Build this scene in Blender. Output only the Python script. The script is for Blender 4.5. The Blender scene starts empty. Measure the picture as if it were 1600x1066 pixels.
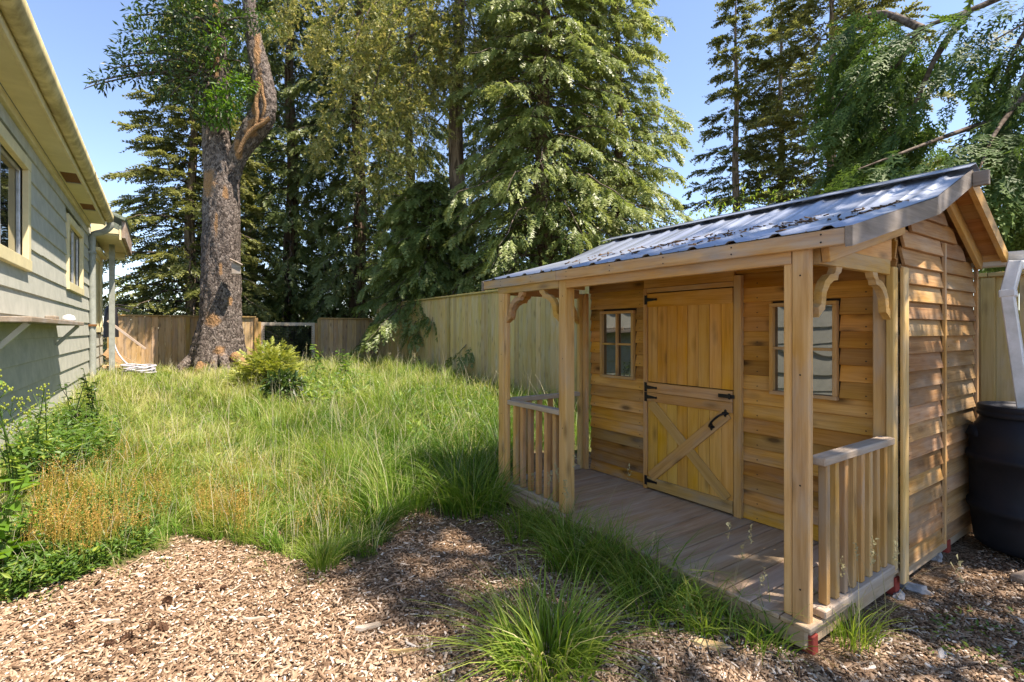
import bpy, bmesh, math, random
import numpy as np
from mathutils import Matrix, Vector, noise

# ------------------------------------------------------------------ camera, sky, sun, exposure
F = 795.0; CX = 800.0; CY = 517.0; CAMH = 1.45          # photo focal length / horizon in 1600-px units
_n = math.hypot(550 / F, 1)
UX, UY = -550 / F / _n, 1 / _n                            # u axis: along the shed front, away from the camera
VX, VY = UY, -UX                                          # v axis: from the house towards the shed
RZ = math.atan2(VY, VX)
MR = Matrix.Rotation(RZ, 4, 'Z')
rng = np.random.default_rng(7)
random.seed(7)
S = bpy.context.scene
COL = S.collection

cam = bpy.data.cameras.new('camera'); cam.lens = F / 1600 * 36; cam.sensor_width = 36
cam.shift_y = -16 / 1600; cam.clip_start = .05; cam.clip_end = 2000
co = bpy.data.objects.new('camera', cam); COL.objects.link(co)
co.location = (0, 0, CAMH); co.rotation_euler = (math.radians(90), 0, 0); S.camera = co

SUN_EL = math.radians(62.5)
SUN_H = Vector((.948, -.315, 0)).normalized()
SUN_DIR = Vector((SUN_H.x * math.cos(SUN_EL), SUN_H.y * math.cos(SUN_EL), math.sin(SUN_EL)))
w = bpy.data.worlds.new('World'); S.world = w; w.use_nodes = True
nt = w.node_tree
sky = nt.nodes.new('ShaderNodeTexSky'); sky.sky_type = 'NISHITA'; sky.sun_disc = False
sky.sun_elevation = SUN_EL; sky.sun_rotation = math.atan2(SUN_H.x, SUN_H.y)
sky.air_density = .9; sky.dust_density = .12; sky.ozone_density = 3.0; sky.altitude = 50
bg = nt.nodes['Background']; bg.inputs[1].default_value = .128
nt.links.new(sky.outputs[0], bg.inputs[0])
sl = bpy.data.lights.new('sun', 'SUN'); sl.energy = 4.9; sl.angle = math.radians(.55); sl.color = (1, .95, .86)
so = bpy.data.objects.new('sun', sl); COL.objects.link(so)
so.rotation_euler = (-SUN_DIR).to_track_quat('-Z', 'Y').to_euler()
S.view_settings.view_transform = 'Standard'; S.view_settings.look = 'None'
S.view_settings.gamma = 1; S.view_settings.exposure = 1.36
S.view_settings.use_white_balance = True; S.view_settings.white_balance_temperature = 7050; S.view_settings.white_balance_tint = 17
S.cycles.max_bounces = 5; S.cycles.diffuse_bounces = 3; S.cycles.glossy_bounces = 3
S.cycles.transmission_bounces = 3; S.cycles.transparent_max_bounces = 4
S.cycles.use_denoising = True

# ------------------------------------------------------------------ helpers
def W(v, u, z): return MR @ Vector((v, u, z))
def sstep(x, a, b):
    t = np.clip((np.asarray(x, float) - a) / (b - a), 0, 1); return t * t * (3 - 2 * t)
def uv_of(x, y): return x * UX + y * UY, x * VX + y * VY
def wob(x, y, s=1.0, k=0):
    x = np.asarray(x) * s; y = np.asarray(y) * s
    return (np.sin(1.7 * x + 2.3 * y + k) + np.sin(-2.9 * x + 1.3 * y + 1.7 * k + 1) + np.sin(4.1 * x + 3.7 * y + .6 * k + 2) * .6
            + np.sin(-5.3 * x + 6.1 * y + 2.2 * k) * .4) / 3.0
def gz(x, y):
    u, v = uv_of(np.asarray(x, float), np.asarray(y, float))
    base = .42 * sstep(u, 5, 14)
    bank = .36 * sstep(-v, -.5, 1.0) * sstep(u, 2.0, 5.0)
    return base + bank * (1 - .75 * base / .42) + .018 * wob(x, y, 1.1) * sstep(np.hypot(x, y), 0, 3)
def proj(x, y, z):
    x = np.asarray(x, float); y = np.maximum(np.asarray(y, float), 1e-3)
    return CX + F * x / y, CY - F * (np.asarray(z, float) - CAMH) / y
def pt(px, py, D): return Vector(((px - CX) / F * D, D, CAMH + (CY - py) / F * D))
def ground_at(px, py):
    D = 3.0
    lo, hi = .5, 60
    for _ in range(50):
        D = (lo + hi) / 2
        p = pt(px, py, D)
        if p.z > gz(p.x, p.y): lo = D
        else: hi = D
    return p.x, p.y, float(gz(p.x, p.y))
def in_poly(px, py, poly):
    px = np.asarray(px); py = np.asarray(py); c = np.zeros(px.shape, bool)
    n = len(poly)
    for i in range(n):
        x1, y1 = poly[i]; x2, y2 = poly[(i + 1) % n]
        cond = ((y1 > py) != (y2 > py)) & (px < (x2 - x1) * (py - y1) / (y2 - y1 + 1e-9) + x1)
        c ^= cond
    return c
MW = {}
def place(o, parent, Mw):
    if o.name not in COL.objects: COL.objects.link(o)
    MW[o.name] = Mw
    if parent is not None:
        o.parent = parent; o.matrix_basis = MW[parent.name].inverted() @ Mw
    else: o.matrix_basis = Mw
    return o
def tag(o, label=None, cat=None, group=None, kind=None):
    if label: o['label'] = label
    if cat: o['category'] = cat
    if group: o['group'] = group
    if kind: o['kind'] = kind
    return o
def thing(name, label, cat, loc, group=None, world=False):
    o = bpy.data.objects.new(name, None); o.empty_display_size = .2
    p = Vector(loc) if world else W(*loc)
    place(o, None, Matrix.Translation(p) @ MR)
    return tag(o, label, cat, group)
_cb = {}
def chamf(L, Wd, T, b):
    k = (round(L, 4), round(Wd, 4), round(T, 4), b)
    if k in _cb: return _cb[k]
    b = min(b, L * .3, Wd * .3, T * .3)
    bm = bmesh.new(); h = (L / 2, Wd / 2, T / 2)
    for sx in (-1, 1):
        for sy in (-1, 1):
            for sz in (-1, 1):
                for j in range(3):
                    c = [h[i] - (b if i != j else 0) for i in range(3)]
                    bm.verts.new((sx * c[0], sy * c[1], sz * c[2]))
    bmesh.ops.convex_hull(bm, input=bm.verts)
    bmesh.ops.dissolve_limit(bm, angle_limit=.01, verts=bm.verts, edges=bm.edges)
    me = bpy.data.meshes.new('box'); bm.to_mesh(me); bm.free(); _cb[k] = me
    return me
def mat_slot(me, mat):
    if len(me.materials) == 0: me.materials.append(mat); return me
    if me.materials[0] == mat: return me
    k = (me.name, mat.name)
    if k not in _cb:
        m2 = me.copy(); m2.materials.clear(); m2.materials.append(mat); _cb[k] = m2
    return _cb[k]
def beam(name, p, q, wdir, wd, t, mat, parent, b=.003, roll=None):
    """box from p to q (v,u,z coordinates); wd along wdir, t along the third axis; local x = length"""
    p = Vector(p); q = Vector(q); x = (q - p); L = x.length; x.normalize()
    y = Vector(wdir); y = (y - x * y.dot(x)).normalized(); z = x.cross(y)
    M = Matrix((x, y, z)).transposed().to_4x4(); M.translation = (p + q) / 2
    o = bpy.data.objects.new(name, mat_slot(chamf(L, wd, t, b), mat))
    return place(o, parent, MR @ M)
def box(name, lo, hi, mat, parent, ax=None, b=.003):
    d = [hi[i] - lo[i] for i in range(3)]
    if ax is None: ax = max(range(3), key=lambda i: d[i])
    c = [(hi[i] + lo[i]) / 2 for i in range(3)]
    p = list(c); q = list(c); p[ax] = lo[ax]; q[ax] = hi[ax]
    y = [0, 0, 0]; y[(ax + 1) % 3] = 1
    return beam(name, p, q, y, d[(ax + 1) % 3], d[(ax + 2) % 3], mat, parent, b)
def prism(name, pts, origin, ax, ay, t, mat, parent):
    """flat outline pts (a,b) in the plane origin+a*ax+b*ay (v,u,z), thickness t both ways about it; local x=ax"""
    x = Vector(ax).normalized(); y = Vector(ay).normalized(); z = x.cross(y)
    n = len(pts); vs = [(a, b, -t / 2) for a, b in pts] + [(a, b, t / 2) for a, b in pts]
    fs = [list(range(n))[::-1], [i + n for i in range(n)]] + [[i, (i + 1) % n, (i + 1) % n + n, i + n] for i in range(n)]
    me = bpy.data.meshes.new(name); me.from_pydata(vs, [], fs)
    bm = bmesh.new(); bm.from_mesh(me); bmesh.ops.recalc_face_normals(bm, faces=bm.faces); bm.to_mesh(me); bm.free()
    me.materials.append(mat)
    M = Matrix((x, y, z)).transposed().to_4x4(); M.translation = Vector(origin)
    return place(bpy.data.objects.new(name, me), parent, MR @ M)
def npmesh(name, Vt, Fc, mat, parent=None, attrs=None, smooth=False, origin=None):
    """triangles or quads in world coordinates"""
    Vt = np.asarray(Vt, np.float32).reshape(-1, 3); Fc = np.asarray(Fc, np.int32)
    if origin is None: origin = Vector((0, 0, 0))
    origin = Vector(origin)
    me = bpy.data.meshes.new(name); k = Fc.shape[1]
    me.vertices.add(len(Vt)); me.vertices.foreach_set('co', (Vt - np.array(origin, np.float32)).ravel())
    me.loops.add(Fc.size); me.loops.foreach_set('vertex_index', Fc.ravel())
    me.polygons.add(len(Fc)); me.polygons.foreach_set('loop_start', np.arange(0, Fc.size, k, dtype=np.int32))
    if smooth: me.polygons.foreach_set('use_smooth', np.ones(len(Fc), bool))
    for an, av in (attrs or {}).items():
        a = me.attributes.new(an, 'FLOAT', 'POINT'); a.data.foreach_set('value', np.asarray(av, np.float32).ravel())
    me.update(calc_edges=True); me.materials.append(mat)
    return place(bpy.data.objects.new(name, me), parent, Matrix.Translation(origin))
def tube_np(path, rad, sides=8, cap=True):
    path = np.asarray(path, float); n = len(path); rad = np.asarray(rad, float) * np.ones(n)
    tan = np.gradient(path, axis=0); tan /= np.linalg.norm(tan, axis=1)[:, None] + 1e-9
    ref = np.array([.31, .17, .93]) if abs(tan[:, 2]).mean() < .8 else np.array([1., .1, 0])
    a = np.cross(tan, ref); a /= np.linalg.norm(a, axis=1)[:, None] + 1e-9; b = np.cross(tan, a)
    th = np.linspace(0, 2 * np.pi, sides, endpoint=False)
    Vt = path[:, None] + rad[:, None, None] * (np.cos(th)[None, :, None] * a[:, None] + np.sin(th)[None, :, None] * b[:, None])
    i, j = np.meshgrid(np.arange(n - 1), np.arange(sides), indexing='ij')
    j2 = (j + 1) % sides
    Q = np.stack([i * sides + j, i * sides + j2, (i + 1) * sides + j2, (i + 1) * sides + j], -1).reshape(-1, 4)
    return Vt.reshape(-1, 3), Q
class Join:
    def __init__(s): s.v = []; s.f = []; s.n = 0; s.a = []
    def add(s, V_, F_, a=0.0):
        V_ = np.asarray(V_, float).reshape(-1, 3); F_ = np.asarray(F_, int)
        s.v.append(V_); s.f.append(F_ + s.n); s.n += len(V_); s.a.append(np.ones(len(V_)) * a)
    def get(s): return np.concatenate(s.v), np.concatenate(s.f), np.concatenate(s.a)
def smooth_path(P, n):
    P = np.asarray(P, float); t = np.linspace(0, len(P) - 1, n); out = []
    for x in t:
        i = min(int(x), len(P) - 2); f = x - i
        p0, p1, p2, p3 = P[max(i - 1, 0)], P[i], P[i + 1], P[min(i + 2, len(P) - 1)]
        out.append(.5 * (2 * p1 + (p2 - p0) * f + (2 * p0 - 5 * p1 + 4 * p2 - p3) * f * f + (3 * p1 - p0 - 3 * p2 + p3) * f ** 3))
    return np.array(out)

# ------------------------------------------------------------------ materials
def newmat(name):
    m = bpy.data.materials.new(name); m.use_nodes = True
    return m, m.node_tree.nodes, m.node_tree.links, m.node_tree.nodes['Principled BSDF']
def ramp(N, stops):
    r = N.new('ShaderNodeValToRGB'); e = r.color_ramp.elements
    while len(e) < len(stops): e.new(.5)
    for i, (p, c) in enumerate(stops):
        e[i].position = p; e[i].color = (*c, 1) if len(c) == 3 else c
    return r
def mathn(N, L, op, a, b=None, clamp=False):
    m = N.new('ShaderNodeMath'); m.operation = op; m.use_clamp = clamp
    for i, x in enumerate((a, b)):
        if x is None: continue
        if isinstance(x, (int, float)): m.inputs[i].default_value = x
        else: L.new(x, m.inputs[i])
    return m.outputs[0]
def mixc(N, L, fac, a, b, mode='MIX'):
    m = N.new('ShaderNodeMix'); m.data_type = 'RGBA'; m.blend_type = mode
    for i, x in ((0, fac), (6, a), (7, b)):
        if isinstance(x, (int, float)): m.inputs[i].default_value = x
        elif isinstance(x, tuple): m.inputs[i].default_value = (*x, 1)
        else: L.new(x, m.inputs[i])
    return m.outputs[2]
def wood(name, cols, knots=.5, rough=.75, weather=None, wamt=.0, grain=1.0, var=.35, bump=.25, wpos=None):
    """board material: local x runs with the grain; each board gets its own tone, grain and knots.
    weather: grey tone for silvered patches, wamt how much"""
    m, N, L, P = newmat(name)
    tc = N.new('ShaderNodeTexCoord'); oi = N.new('ShaderNodeObjectInfo')
    off = N.new('ShaderNodeVectorMath'); off.operation = 'MULTIPLY_ADD'
    cmb = N.new('ShaderNodeCombineXYZ')
    L.new(oi.outputs['Random'], cmb.inputs[0]); L.new(oi.outputs['Random'], cmb.inputs[1]); L.new(oi.outputs['Random'], cmb.inputs[2])
    L.new(cmb.outputs[0], off.inputs[0]); off.inputs[1].default_value = (37, 53, 71); L.new(tc.outputs['Object'], off.inputs[2])
    def noise(scale, sc, det=5, rough_=.6, dist=0):
        mp = N.new('ShaderNodeMapping'); mp.inputs['Scale'].default_value = sc; L.new(off.outputs[0], mp.inputs[0])
        n = N.new('ShaderNodeTexNoise'); n.inputs['Scale'].default_value = scale; n.inputs['Detail'].default_value = det
        n.inputs['Roughness'].default_value = rough_; n.inputs['Distortion'].default_value = dist; L.new(mp.outputs[0], n.inputs[0]); return n.outputs['Fac']
    g1 = noise(3 * grain, (.55, 9, 9), 6, .62, .6); g2 = noise(14 * grain, (.35, 10, 10), 4, .6); big = noise(1.6, (1, 2, 2), 3)
    mx = mathn(N, L, 'ADD', mathn(N, L, 'MULTIPLY', g1, .65), mathn(N, L, 'MULTIPLY', g2, .35))
    r = ramp(N, [(.30, cols[0]), (.5, cols[1]), (.72, cols[2])]); L.new(mx, r.inputs[0])
    col = r.outputs[0]
    if knots > 0:
        mp = N.new('ShaderNodeMapping'); mp.inputs['Scale'].default_value = (3.0, 8.5, 8.5); L.new(off.outputs[0], mp.inputs[0])
        vo = N.new('ShaderNodeTexVoronoi'); vo.inputs['Scale'].default_value = 1.0; vo.voronoi_dimensions = '3D'; L.new(mp.outputs[0], vo.inputs[0])
        kr = ramp(N, [(.09, (1, 1, 1)), (.16, (.5, .5, .5)), (.28, (0, 0, 0))]); L.new(vo.outputs['Distance'], kr.inputs[0])
        kk = mathn(N, L, 'MULTIPLY', kr.outputs[0], knots)
        col = mixc(N, L, kk, col, tuple(c * .28 for c in cols[0]))
    if weather:
        wn = noise(2.2, (.8, 3, 3), 5, .65)
        wr = ramp(N, [(.62 - wamt * .4, (0, 0, 0)), (.80 - wamt * .3, (1, 1, 1))]); L.new(wn, wr.inputs[0])
        wf = wr.outputs[0]
        if wpos:                                             # weather splash-up: silvering fades out above a height
            ge = N.new('ShaderNodeNewGeometry'); sx = N.new('ShaderNodeSeparateXYZ'); L.new(ge.outputs['Position'], sx.inputs[0])
            mr = N.new('ShaderNodeMapRange'); L.new(sx.outputs[2], mr.inputs[0])
            mr.inputs[1].default_value = wpos[0]; mr.inputs[2].default_value = wpos[1]; mr.inputs[3].default_value = 1; mr.inputs[4].default_value = .12
            wf = mathn(N, L, 'MULTIPLY', wf, mr.outputs[0])
        wcol = mixc(N, L, g1, tuple(c * .6 for c in weather), tuple(min(c * 1.3, .8) for c in weather))
        col = mixc(N, L, mathn(N, L, 'MULTIPLY', wf, .85), col, wcol)
    hsv = N.new('ShaderNodeHueSaturation')
    L.new(mathn(N, L, 'ADD', mathn(N, L, 'MULTIPLY', oi.outputs['Random'], var), 1 - var * .5), hsv.inputs['Value'])
    rnd2 = mathn(N, L, 'FRACT', mathn(N, L, 'MULTIPLY', oi.outputs['Random'], 91.7))
    L.new(mathn(N, L, 'ADD', mathn(N, L, 'MULTIPLY', rnd2, .018), .491), hsv.inputs['Hue'])
    L.new(mathn(N, L, 'ADD', mathn(N, L, 'MULTIPLY', big, .5), .75), hsv.inputs['Saturation'])
    L.new(col, hsv.inputs['Color']); L.new(hsv.outputs[0], P.inputs['Base Color'])
    P.inputs['Roughness'].default_value = rough; P.inputs['Specular IOR Level'].default_value = .25
    bp = N.new('ShaderNodeBump'); bp.inputs['Strength'].default_value = bump; bp.inputs['Distance'].default_value = .004
    L.new(mx, bp.inputs['Height']); L.new(bp.outputs[0], P.inputs['Normal'])
    return m
def plain(name, c, rough=.5, metal=0, noise=.15, nscale=6, bump=0, spec=.4, c2=None):
    m, N, L, P = newmat(name)
    tc = N.new('ShaderNodeTexCoord'); n = N.new('ShaderNodeTexNoise'); n.inputs['Scale'].default_value = nscale; n.inputs['Detail'].default_value = 7
    n.inputs['Roughness'].default_value = .65
    L.new(tc.outputs['Object'], n.inputs[0])
    c2 = c2 or tuple(x * (1 - noise * 2) for x in c)
    r = ramp(N, [(.35, c2), (.62, c)]); L.new(n.outputs[0], r.inputs[0]); L.new(r.outputs[0], P.inputs['Base Color'])
    rr = ramp(N, [(.3, (min(rough + .15, 1),) * 3), (.7, (max(rough - .08, .02),) * 3)]); L.new(n.outputs[0], rr.inputs[0]); L.new(rr.outputs[0], P.inputs['Roughness'])
    P.inputs['Metallic'].default_value = metal; P.inputs['Specular IOR Level'].default_value = spec
    if bump:
        bp = N.new('ShaderNodeBump'); bp.inputs['Strength'].default_value = bump; bp.inputs['Distance'].default_value = .01
        L.new(n.outputs[0], bp.inputs['Height']); L.new(bp.outputs[0], P.inputs['Normal'])
    return m
def leaf(name, stops, trans=.35, rough=.45, spec=.5):
    """foliage: colour from the 'tint' each frond/leaf carries, light passing through"""
    m, N, L, P = newmat(name)
    at = N.new('ShaderNodeAttribute'); at.attribute_name = 'tint'
    r = ramp(N, stops); L.new(at.outputs['Fac'], r.inputs[0])
    L.new(r.outputs[0], P.inputs['Base Color']); P.inputs['Roughness'].default_value = rough; P.inputs['Specular IOR Level'].default_value = spec
    tr = N.new('ShaderNodeBsdfTranslucent')
    h = N.new('ShaderNodeHueSaturation'); h.inputs['Value'].default_value = 1.35; h.inputs['Saturation'].default_value = 1.1; h.inputs['Hue'].default_value = .49
    L.new(r.outputs[0], h.inputs['Color']); L.new(h.outputs[0], tr.inputs[0])
    mx = N.new('ShaderNodeMixShader'); mx.inputs[0].default_value = trans
    L.new(P.outputs[0], mx.inputs[1]); L.new(tr.outputs[0], mx.inputs[2])
    L.new(mx.outputs[0], N['Material Output'].inputs[0])
    return m
def bark(name, c1, c2, c3, sc=(1, 1, .25), scale=14, bumpd=.03, scar=None):
    m, N, L, P = newmat(name)
    tc = N.new('ShaderNodeTexCoord'); mp = N.new('ShaderNodeMapping'); mp.inputs['Scale'].default_value = sc; L.new(tc.outputs['Object'], mp.inputs[0])
    nd = N.new('ShaderNodeTexNoise'); nd.inputs['Scale'].default_value = scale * .5; nd.inputs['Detail'].default_value = 4; L.new(mp.outputs[0], nd.inputs[0])
    ad = N.new('ShaderNodeVectorMath'); ad.operation = 'MULTIPLY_ADD'; L.new(nd.outputs['Color'], ad.inputs[0]); ad.inputs[1].default_value = (.12, .12, .12); L.new(mp.outputs[0], ad.inputs[2])
    vo = N.new('ShaderNodeTexVoronoi'); vo.inputs['Scale'].default_value = scale; vo.feature = 'F1'; L.new(ad.outputs[0], vo.inputs[0])
    vc = N.new('ShaderNodeSeparateColor'); L.new(vo.outputs['Color'], vc.inputs[0])
    n2 = N.new('ShaderNodeTexNoise'); n2.inputs['Scale'].default_value = scale * 2.4; n2.inputs['Detail'].default_value = 8; n2.inputs['Roughness'].default_value = .7; L.new(mp.outputs[0], n2.inputs[0])
    hgt = mathn(N, L, 'ADD', mathn(N, L, 'MULTIPLY', vo.outputs['Distance'], -1.0), mathn(N, L, 'MULTIPLY', n2.outputs[0], .7))
    tone = mathn(N, L, 'ADD', mathn(N, L, 'MULTIPLY', vc.outputs[0], .5), mathn(N, L, 'MULTIPLY', n2.outputs[0], .55))
    r = ramp(N, [(.25, c1), (.5, c2), (.82, c3)]); L.new(tone, r.inputs[0]); col = r.outputs[0]
    if scar:
        at = N.new('ShaderNodeAttribute'); at.attribute_name = 'tint'
        n3 = N.new('ShaderNodeTexNoise'); n3.inputs['Scale'].default_value = 5; n3.inputs['Detail'].default_value = 6; L.new(tc.outputs['Object'], n3.inputs[0])
        f = mathn(N, L, 'MULTIPLY', mathn(N, L, 'SUBTRACT', mathn(N, L, 'ADD', at.outputs['Fac'], mathn(N, L, 'MULTIPLY', n3.outputs[0], 1.2)), 1.0), 3.0, True)
        sr = ramp(N, [(.3, scar[0]), (.65, scar[1])]); L.new(n2.outputs[0], sr.inputs[0])
        col = mixc(N, L, f, col, sr.outputs[0])
    L.new(col, P.inputs['Base Color']); P.inputs['Roughness'].default_value = .9; P.inputs['Specular IOR Level'].default_value = .15
    bp = N.new('ShaderNodeBump'); bp.inputs['Strength'].default_value = .9; bp.inputs['Distance'].default_value = bumpd
    L.new(hgt, bp.inputs['Height']); L.new(bp.outputs[0], P.inputs['Normal'])
    return m

M = {}
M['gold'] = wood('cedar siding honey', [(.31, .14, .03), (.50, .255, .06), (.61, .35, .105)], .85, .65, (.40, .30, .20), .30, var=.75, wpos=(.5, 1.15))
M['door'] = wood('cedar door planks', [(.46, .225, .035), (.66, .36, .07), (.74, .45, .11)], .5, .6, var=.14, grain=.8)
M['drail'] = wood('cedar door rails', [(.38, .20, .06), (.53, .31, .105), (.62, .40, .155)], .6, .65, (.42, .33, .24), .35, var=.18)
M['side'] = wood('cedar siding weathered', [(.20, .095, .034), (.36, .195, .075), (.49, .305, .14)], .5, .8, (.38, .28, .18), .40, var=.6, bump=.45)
M['post'] = wood('cedar post', [(.42, .235, .075), (.58, .36, .135), (.67, .46, .205)], .6, .7, (.50, .40, .28), .3, var=.18, bump=.35)
M['baluster'] = wood('cedar baluster', [(.34, .18, .06), (.49, .285, .105), (.58, .37, .155)], .4, .7, (.40, .33, .25), .3, var=.35)
M['greyrail'] = wood('weathered rail', [(.30, .22, .15), (.42, .33, .24), (.53, .44, .34)], .3, .85, (.46, .41, .35), .45, var=.15, bump=.4)
M['fascia'] = wood('fascia cedar', [(.37, .2, .075), (.54, .33, .135), (.62, .44, .22)], .6, .75, (.40, .36, .31), .5, var=.1, bump=.4)
M['rake'] = wood('grey rake board', [(.14, .115, .09), (.22, .19, .15), (.31, .27, .22)], .4, .85, (.30, .27, .24), .45, var=.1, bump=.5)
M['deck'] = wood('deck board', [(.28, .18, .10), (.42, .295, .18), (.54, .41, .28)], .35, .85, (.47, .38, .285), .45, var=.32, bump=.5)
M['fence'] = wood('fence cedar brown', [(.30, .185, .08), (.45, .30, .145), (.56, .40, .22)], .6, .8, (.33, .26, .19), .35, var=.4)
M['fence_post'] = wood('fence post', [(.24, .14, .045), (.36, .23, .08), (.44, .30, .13)], .3, .8, var=.2)
M['tall'] = wood('fence treated tan', [(.42, .29, .105), (.55, .41, .175), (.64, .50, .25)], .5, .8, (.55, .46, .31), .3, var=.3)
M['tall_post'] = wood('fence treated post', [(.30, .21, .07), (.41, .31, .11), (.48, .37, .16)], .3, .8, var=.15)
M['oldwood'] = wood('old grey timber', [(.16, .12, .085), (.27, .21, .15), (.38, .31, .24)], .3, .9, (.36, .33, .29), .4, var=.3, bump=.6)
M['soffit_ply'] = wood('roof sheathing', [(.30, .14, .045), (.42, .22, .08), (.50, .29, .12)], .3, .8, var=.1)
M['siding'] = plain('sage siding paint', (.45, .455, .385), .6, nscale=5, noise=.06, bump=.15, c2=(.36, .37, .31))
M['cream'] = plain('cream paint', (.70, .62, .36), .6, nscale=4, noise=.09, bump=.08)
M['cream_dirty'] = plain('dirty cream gutter', (.62, .54, .28), .5, nscale=5, c2=(.30, .25, .12))
M['soffit'] = plain('soffit paint', (.68, .62, .38), .7, nscale=2.5, noise=.07)
M['pipe'] = plain('sage downspout paint', (.33, .35, .30), .5, nscale=8)
M['vent'] = plain('brown soffit vent', (.20, .085, .02), .8, nscale=60, bump=.6)
M['sash'] = plain('aluminium sash', (.55, .56, .55), .35, .6, nscale=10)
M['concrete'] = plain('rough concrete', (.44, .42, .39), .9, nscale=9, noise=.2, bump=.6)
M['moss'] = plain('mossy shingle', (.21, .24, .20), .95, nscale=18, c2=(.10, .13, .07), bump=.6)
M['iron'] = plain('black iron', (.012, .012, .013), .45, .3, nscale=30, spec=.5)
M['barrel'] = plain('black polyethylene', (.010, .013, .020), .5, nscale=4, c2=(.006, .008, .012), bump=.06, spec=.28)
M['white_pvc'] = plain('white downspout', (.74, .75, .74), .4, nscale=7, c2=(.52, .54, .50))
M['red'] = plain('red paint', (.40, .055, .035), .7, nscale=14, c2=(.22, .045, .03))
M['hose'] = plain('grey hose', (.52, .50, .53), .4, nscale=20)
M['black'] = plain('black cover', (.015, .015, .018), .6, nscale=10)
M['wire'] = plain('dark wire', (.04, .04, .038), .5, .6, nscale=10)
M['dark'] = plain('shed interior', (.05, .038, .025), .9, nscale=5)
M['cone'] = plain('pine cone', (.14, .065, .03), .8, nscale=40, c2=(.05, .025, .013), bump=.5)
M['stone'] = plain('grey stone', (.38, .37, .36), .85, nscale=16, noise=.2, bump=.5)
def metal_roof():
    m, N, L, P = newmat('galvanised roof')
    tc = N.new('ShaderNodeTexCoord'); n = N.new('ShaderNodeTexNoise'); n.inputs['Scale'].default_value = 2.2; n.inputs['Detail'].default_value = 6; L.new(tc.outputs['Object'], n.inputs[0])
    r = ramp(N, [(.3, (.33, .37, .42)), (.7, (.45, .49, .55))]); L.new(n.outputs[0], r.inputs[0]); L.new(r.outputs[0], P.inputs['Base Color'])
    P.inputs['Metallic'].default_value = .85
    rr = ramp(N, [(.3, (.5,) * 3), (.7, (.33,) * 3)]); L.new(n.outputs[0], rr.inputs[0]); L.new(rr.outputs[0], P.inputs['Roughness'])
    return m
M['roof'] = metal_roof()
def glass_mat(name, base, wav, ior=1.9):
    m, N, L, P = newmat(name)
    P.inputs['Base Color'].default_value = (*base, 1); P.inputs['Roughness'].default_value = .015; P.inputs['IOR'].default_value = ior
    P.inputs['Specular IOR Level'].default_value = .5
    tc = N.new('ShaderNodeTexCoord'); n = N.new('ShaderNodeTexNoise'); n.inputs['Scale'].default_value = 3.0; n.inputs['Detail'].default_value = 0; L.new(tc.outputs['Object'], n.inputs[0])
    bp = N.new('ShaderNodeBump'); bp.inputs['Strength'].default_value = wav; bp.inputs['Distance'].default_value = .05
    L.new(n.outputs[0], bp.inputs['Height']); L.new(bp.outputs[0], P.inputs['Normal'])
    return m
M['pane'] = glass_mat('shed window pane', (.02, .02, .021), .14, 3.0)
M['hglass'] = glass_mat('house window pane', (.015, .018, .016), .03, 2.0)
G3 = lambda a, b, c: [(0, a), (.5, b), (1, c)]
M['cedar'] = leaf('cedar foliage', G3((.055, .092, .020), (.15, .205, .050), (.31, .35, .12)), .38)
M['cedar_shaded'] = leaf('shaded cedar foliage', G3((.036, .062, .018), (.10, .14, .042), (.22, .26, .085)), .38)  # cedar tones darkened: shade among the rear trees put into the colour
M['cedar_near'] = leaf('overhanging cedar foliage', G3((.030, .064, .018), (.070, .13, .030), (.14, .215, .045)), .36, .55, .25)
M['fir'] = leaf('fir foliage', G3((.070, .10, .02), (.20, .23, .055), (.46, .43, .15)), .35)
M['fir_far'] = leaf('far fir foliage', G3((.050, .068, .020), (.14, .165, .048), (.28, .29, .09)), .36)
M['arb'] = leaf('evergreen broad leaf', G3((.016, .036, .010), (.040, .080, .016), (.10, .17, .03)), .3, .35, .5)
M['lime'] = leaf('bright broad leaf', G3((.06, .14, .018), (.12, .24, .025), (.22, .36, .05)), .4, .4)
M['bush'] = leaf('yellow green conifer', G3((.08, .13, .018), (.22, .27, .04), (.46, .47, .11)), .32)
M['dkleaf'] = leaf('dark glossy leaf', G3((.015, .035, .008), (.035, .075, .015), (.11, .17, .035)), .25, .35, .5)
M['grass'] = leaf('grass blades', [(0, (.045, .125, .012)), (.3, (.125, .228, .026)), (.6, (.265, .345, .065)), (.85, (.42, .43, .14)), (1, (.55, .49, .26))], .4, .45, .3)
M['sorrel'] = leaf('sorrel', [(0, (.07, .13, .015)), (.4, (.20, .26, .035)), (.6, (.36, .25, .05)), (1, (.52, .27, .075))], .35, .6)
M['weed'] = leaf('weed leaves', G3((.05, .11, .018), (.10, .20, .03), (.34, .40, .06)), .4, .5)
M['seed'] = leaf('pale seed heads', G3((.12, .17, .04), (.42, .38, .22), (.66, .60, .44)), .3, .8)
M['chip'] = leaf('wood chips', [(0, (.05, .031, .019)), (.22, (.145, .09, .053)), (.5, (.29, .195, .122)), (.8, (.43, .325, .225)), (1, (.62, .55, .46))], .0, .85, .2)
M['needle'] = leaf('needle litter', G3((.05, .03, .018), (.12, .07, .035), (.22, .15, .08)), .0, .9, .1)
M['bark_big'] = bark('flaking grey bark', (.036, .029, .023), (.115, .092, .076), (.245, .208, .175), (1, 1, .62), 27, .03, ((.17, .08, .035), (.36, .225, .11)))
M['bark_fir'] = bark('furrowed fir bark', (.07, .05, .034), (.20, .15, .105), (.33, .255, .18), (1.6, 1.6, .22), 9, .04)
M['bark_cedar'] = bark('stringy cedar bark', (.045, .028, .018), (.11, .075, .05), (.19, .14, .10), (2.4, 2.4, .12), 9, .02)
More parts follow.
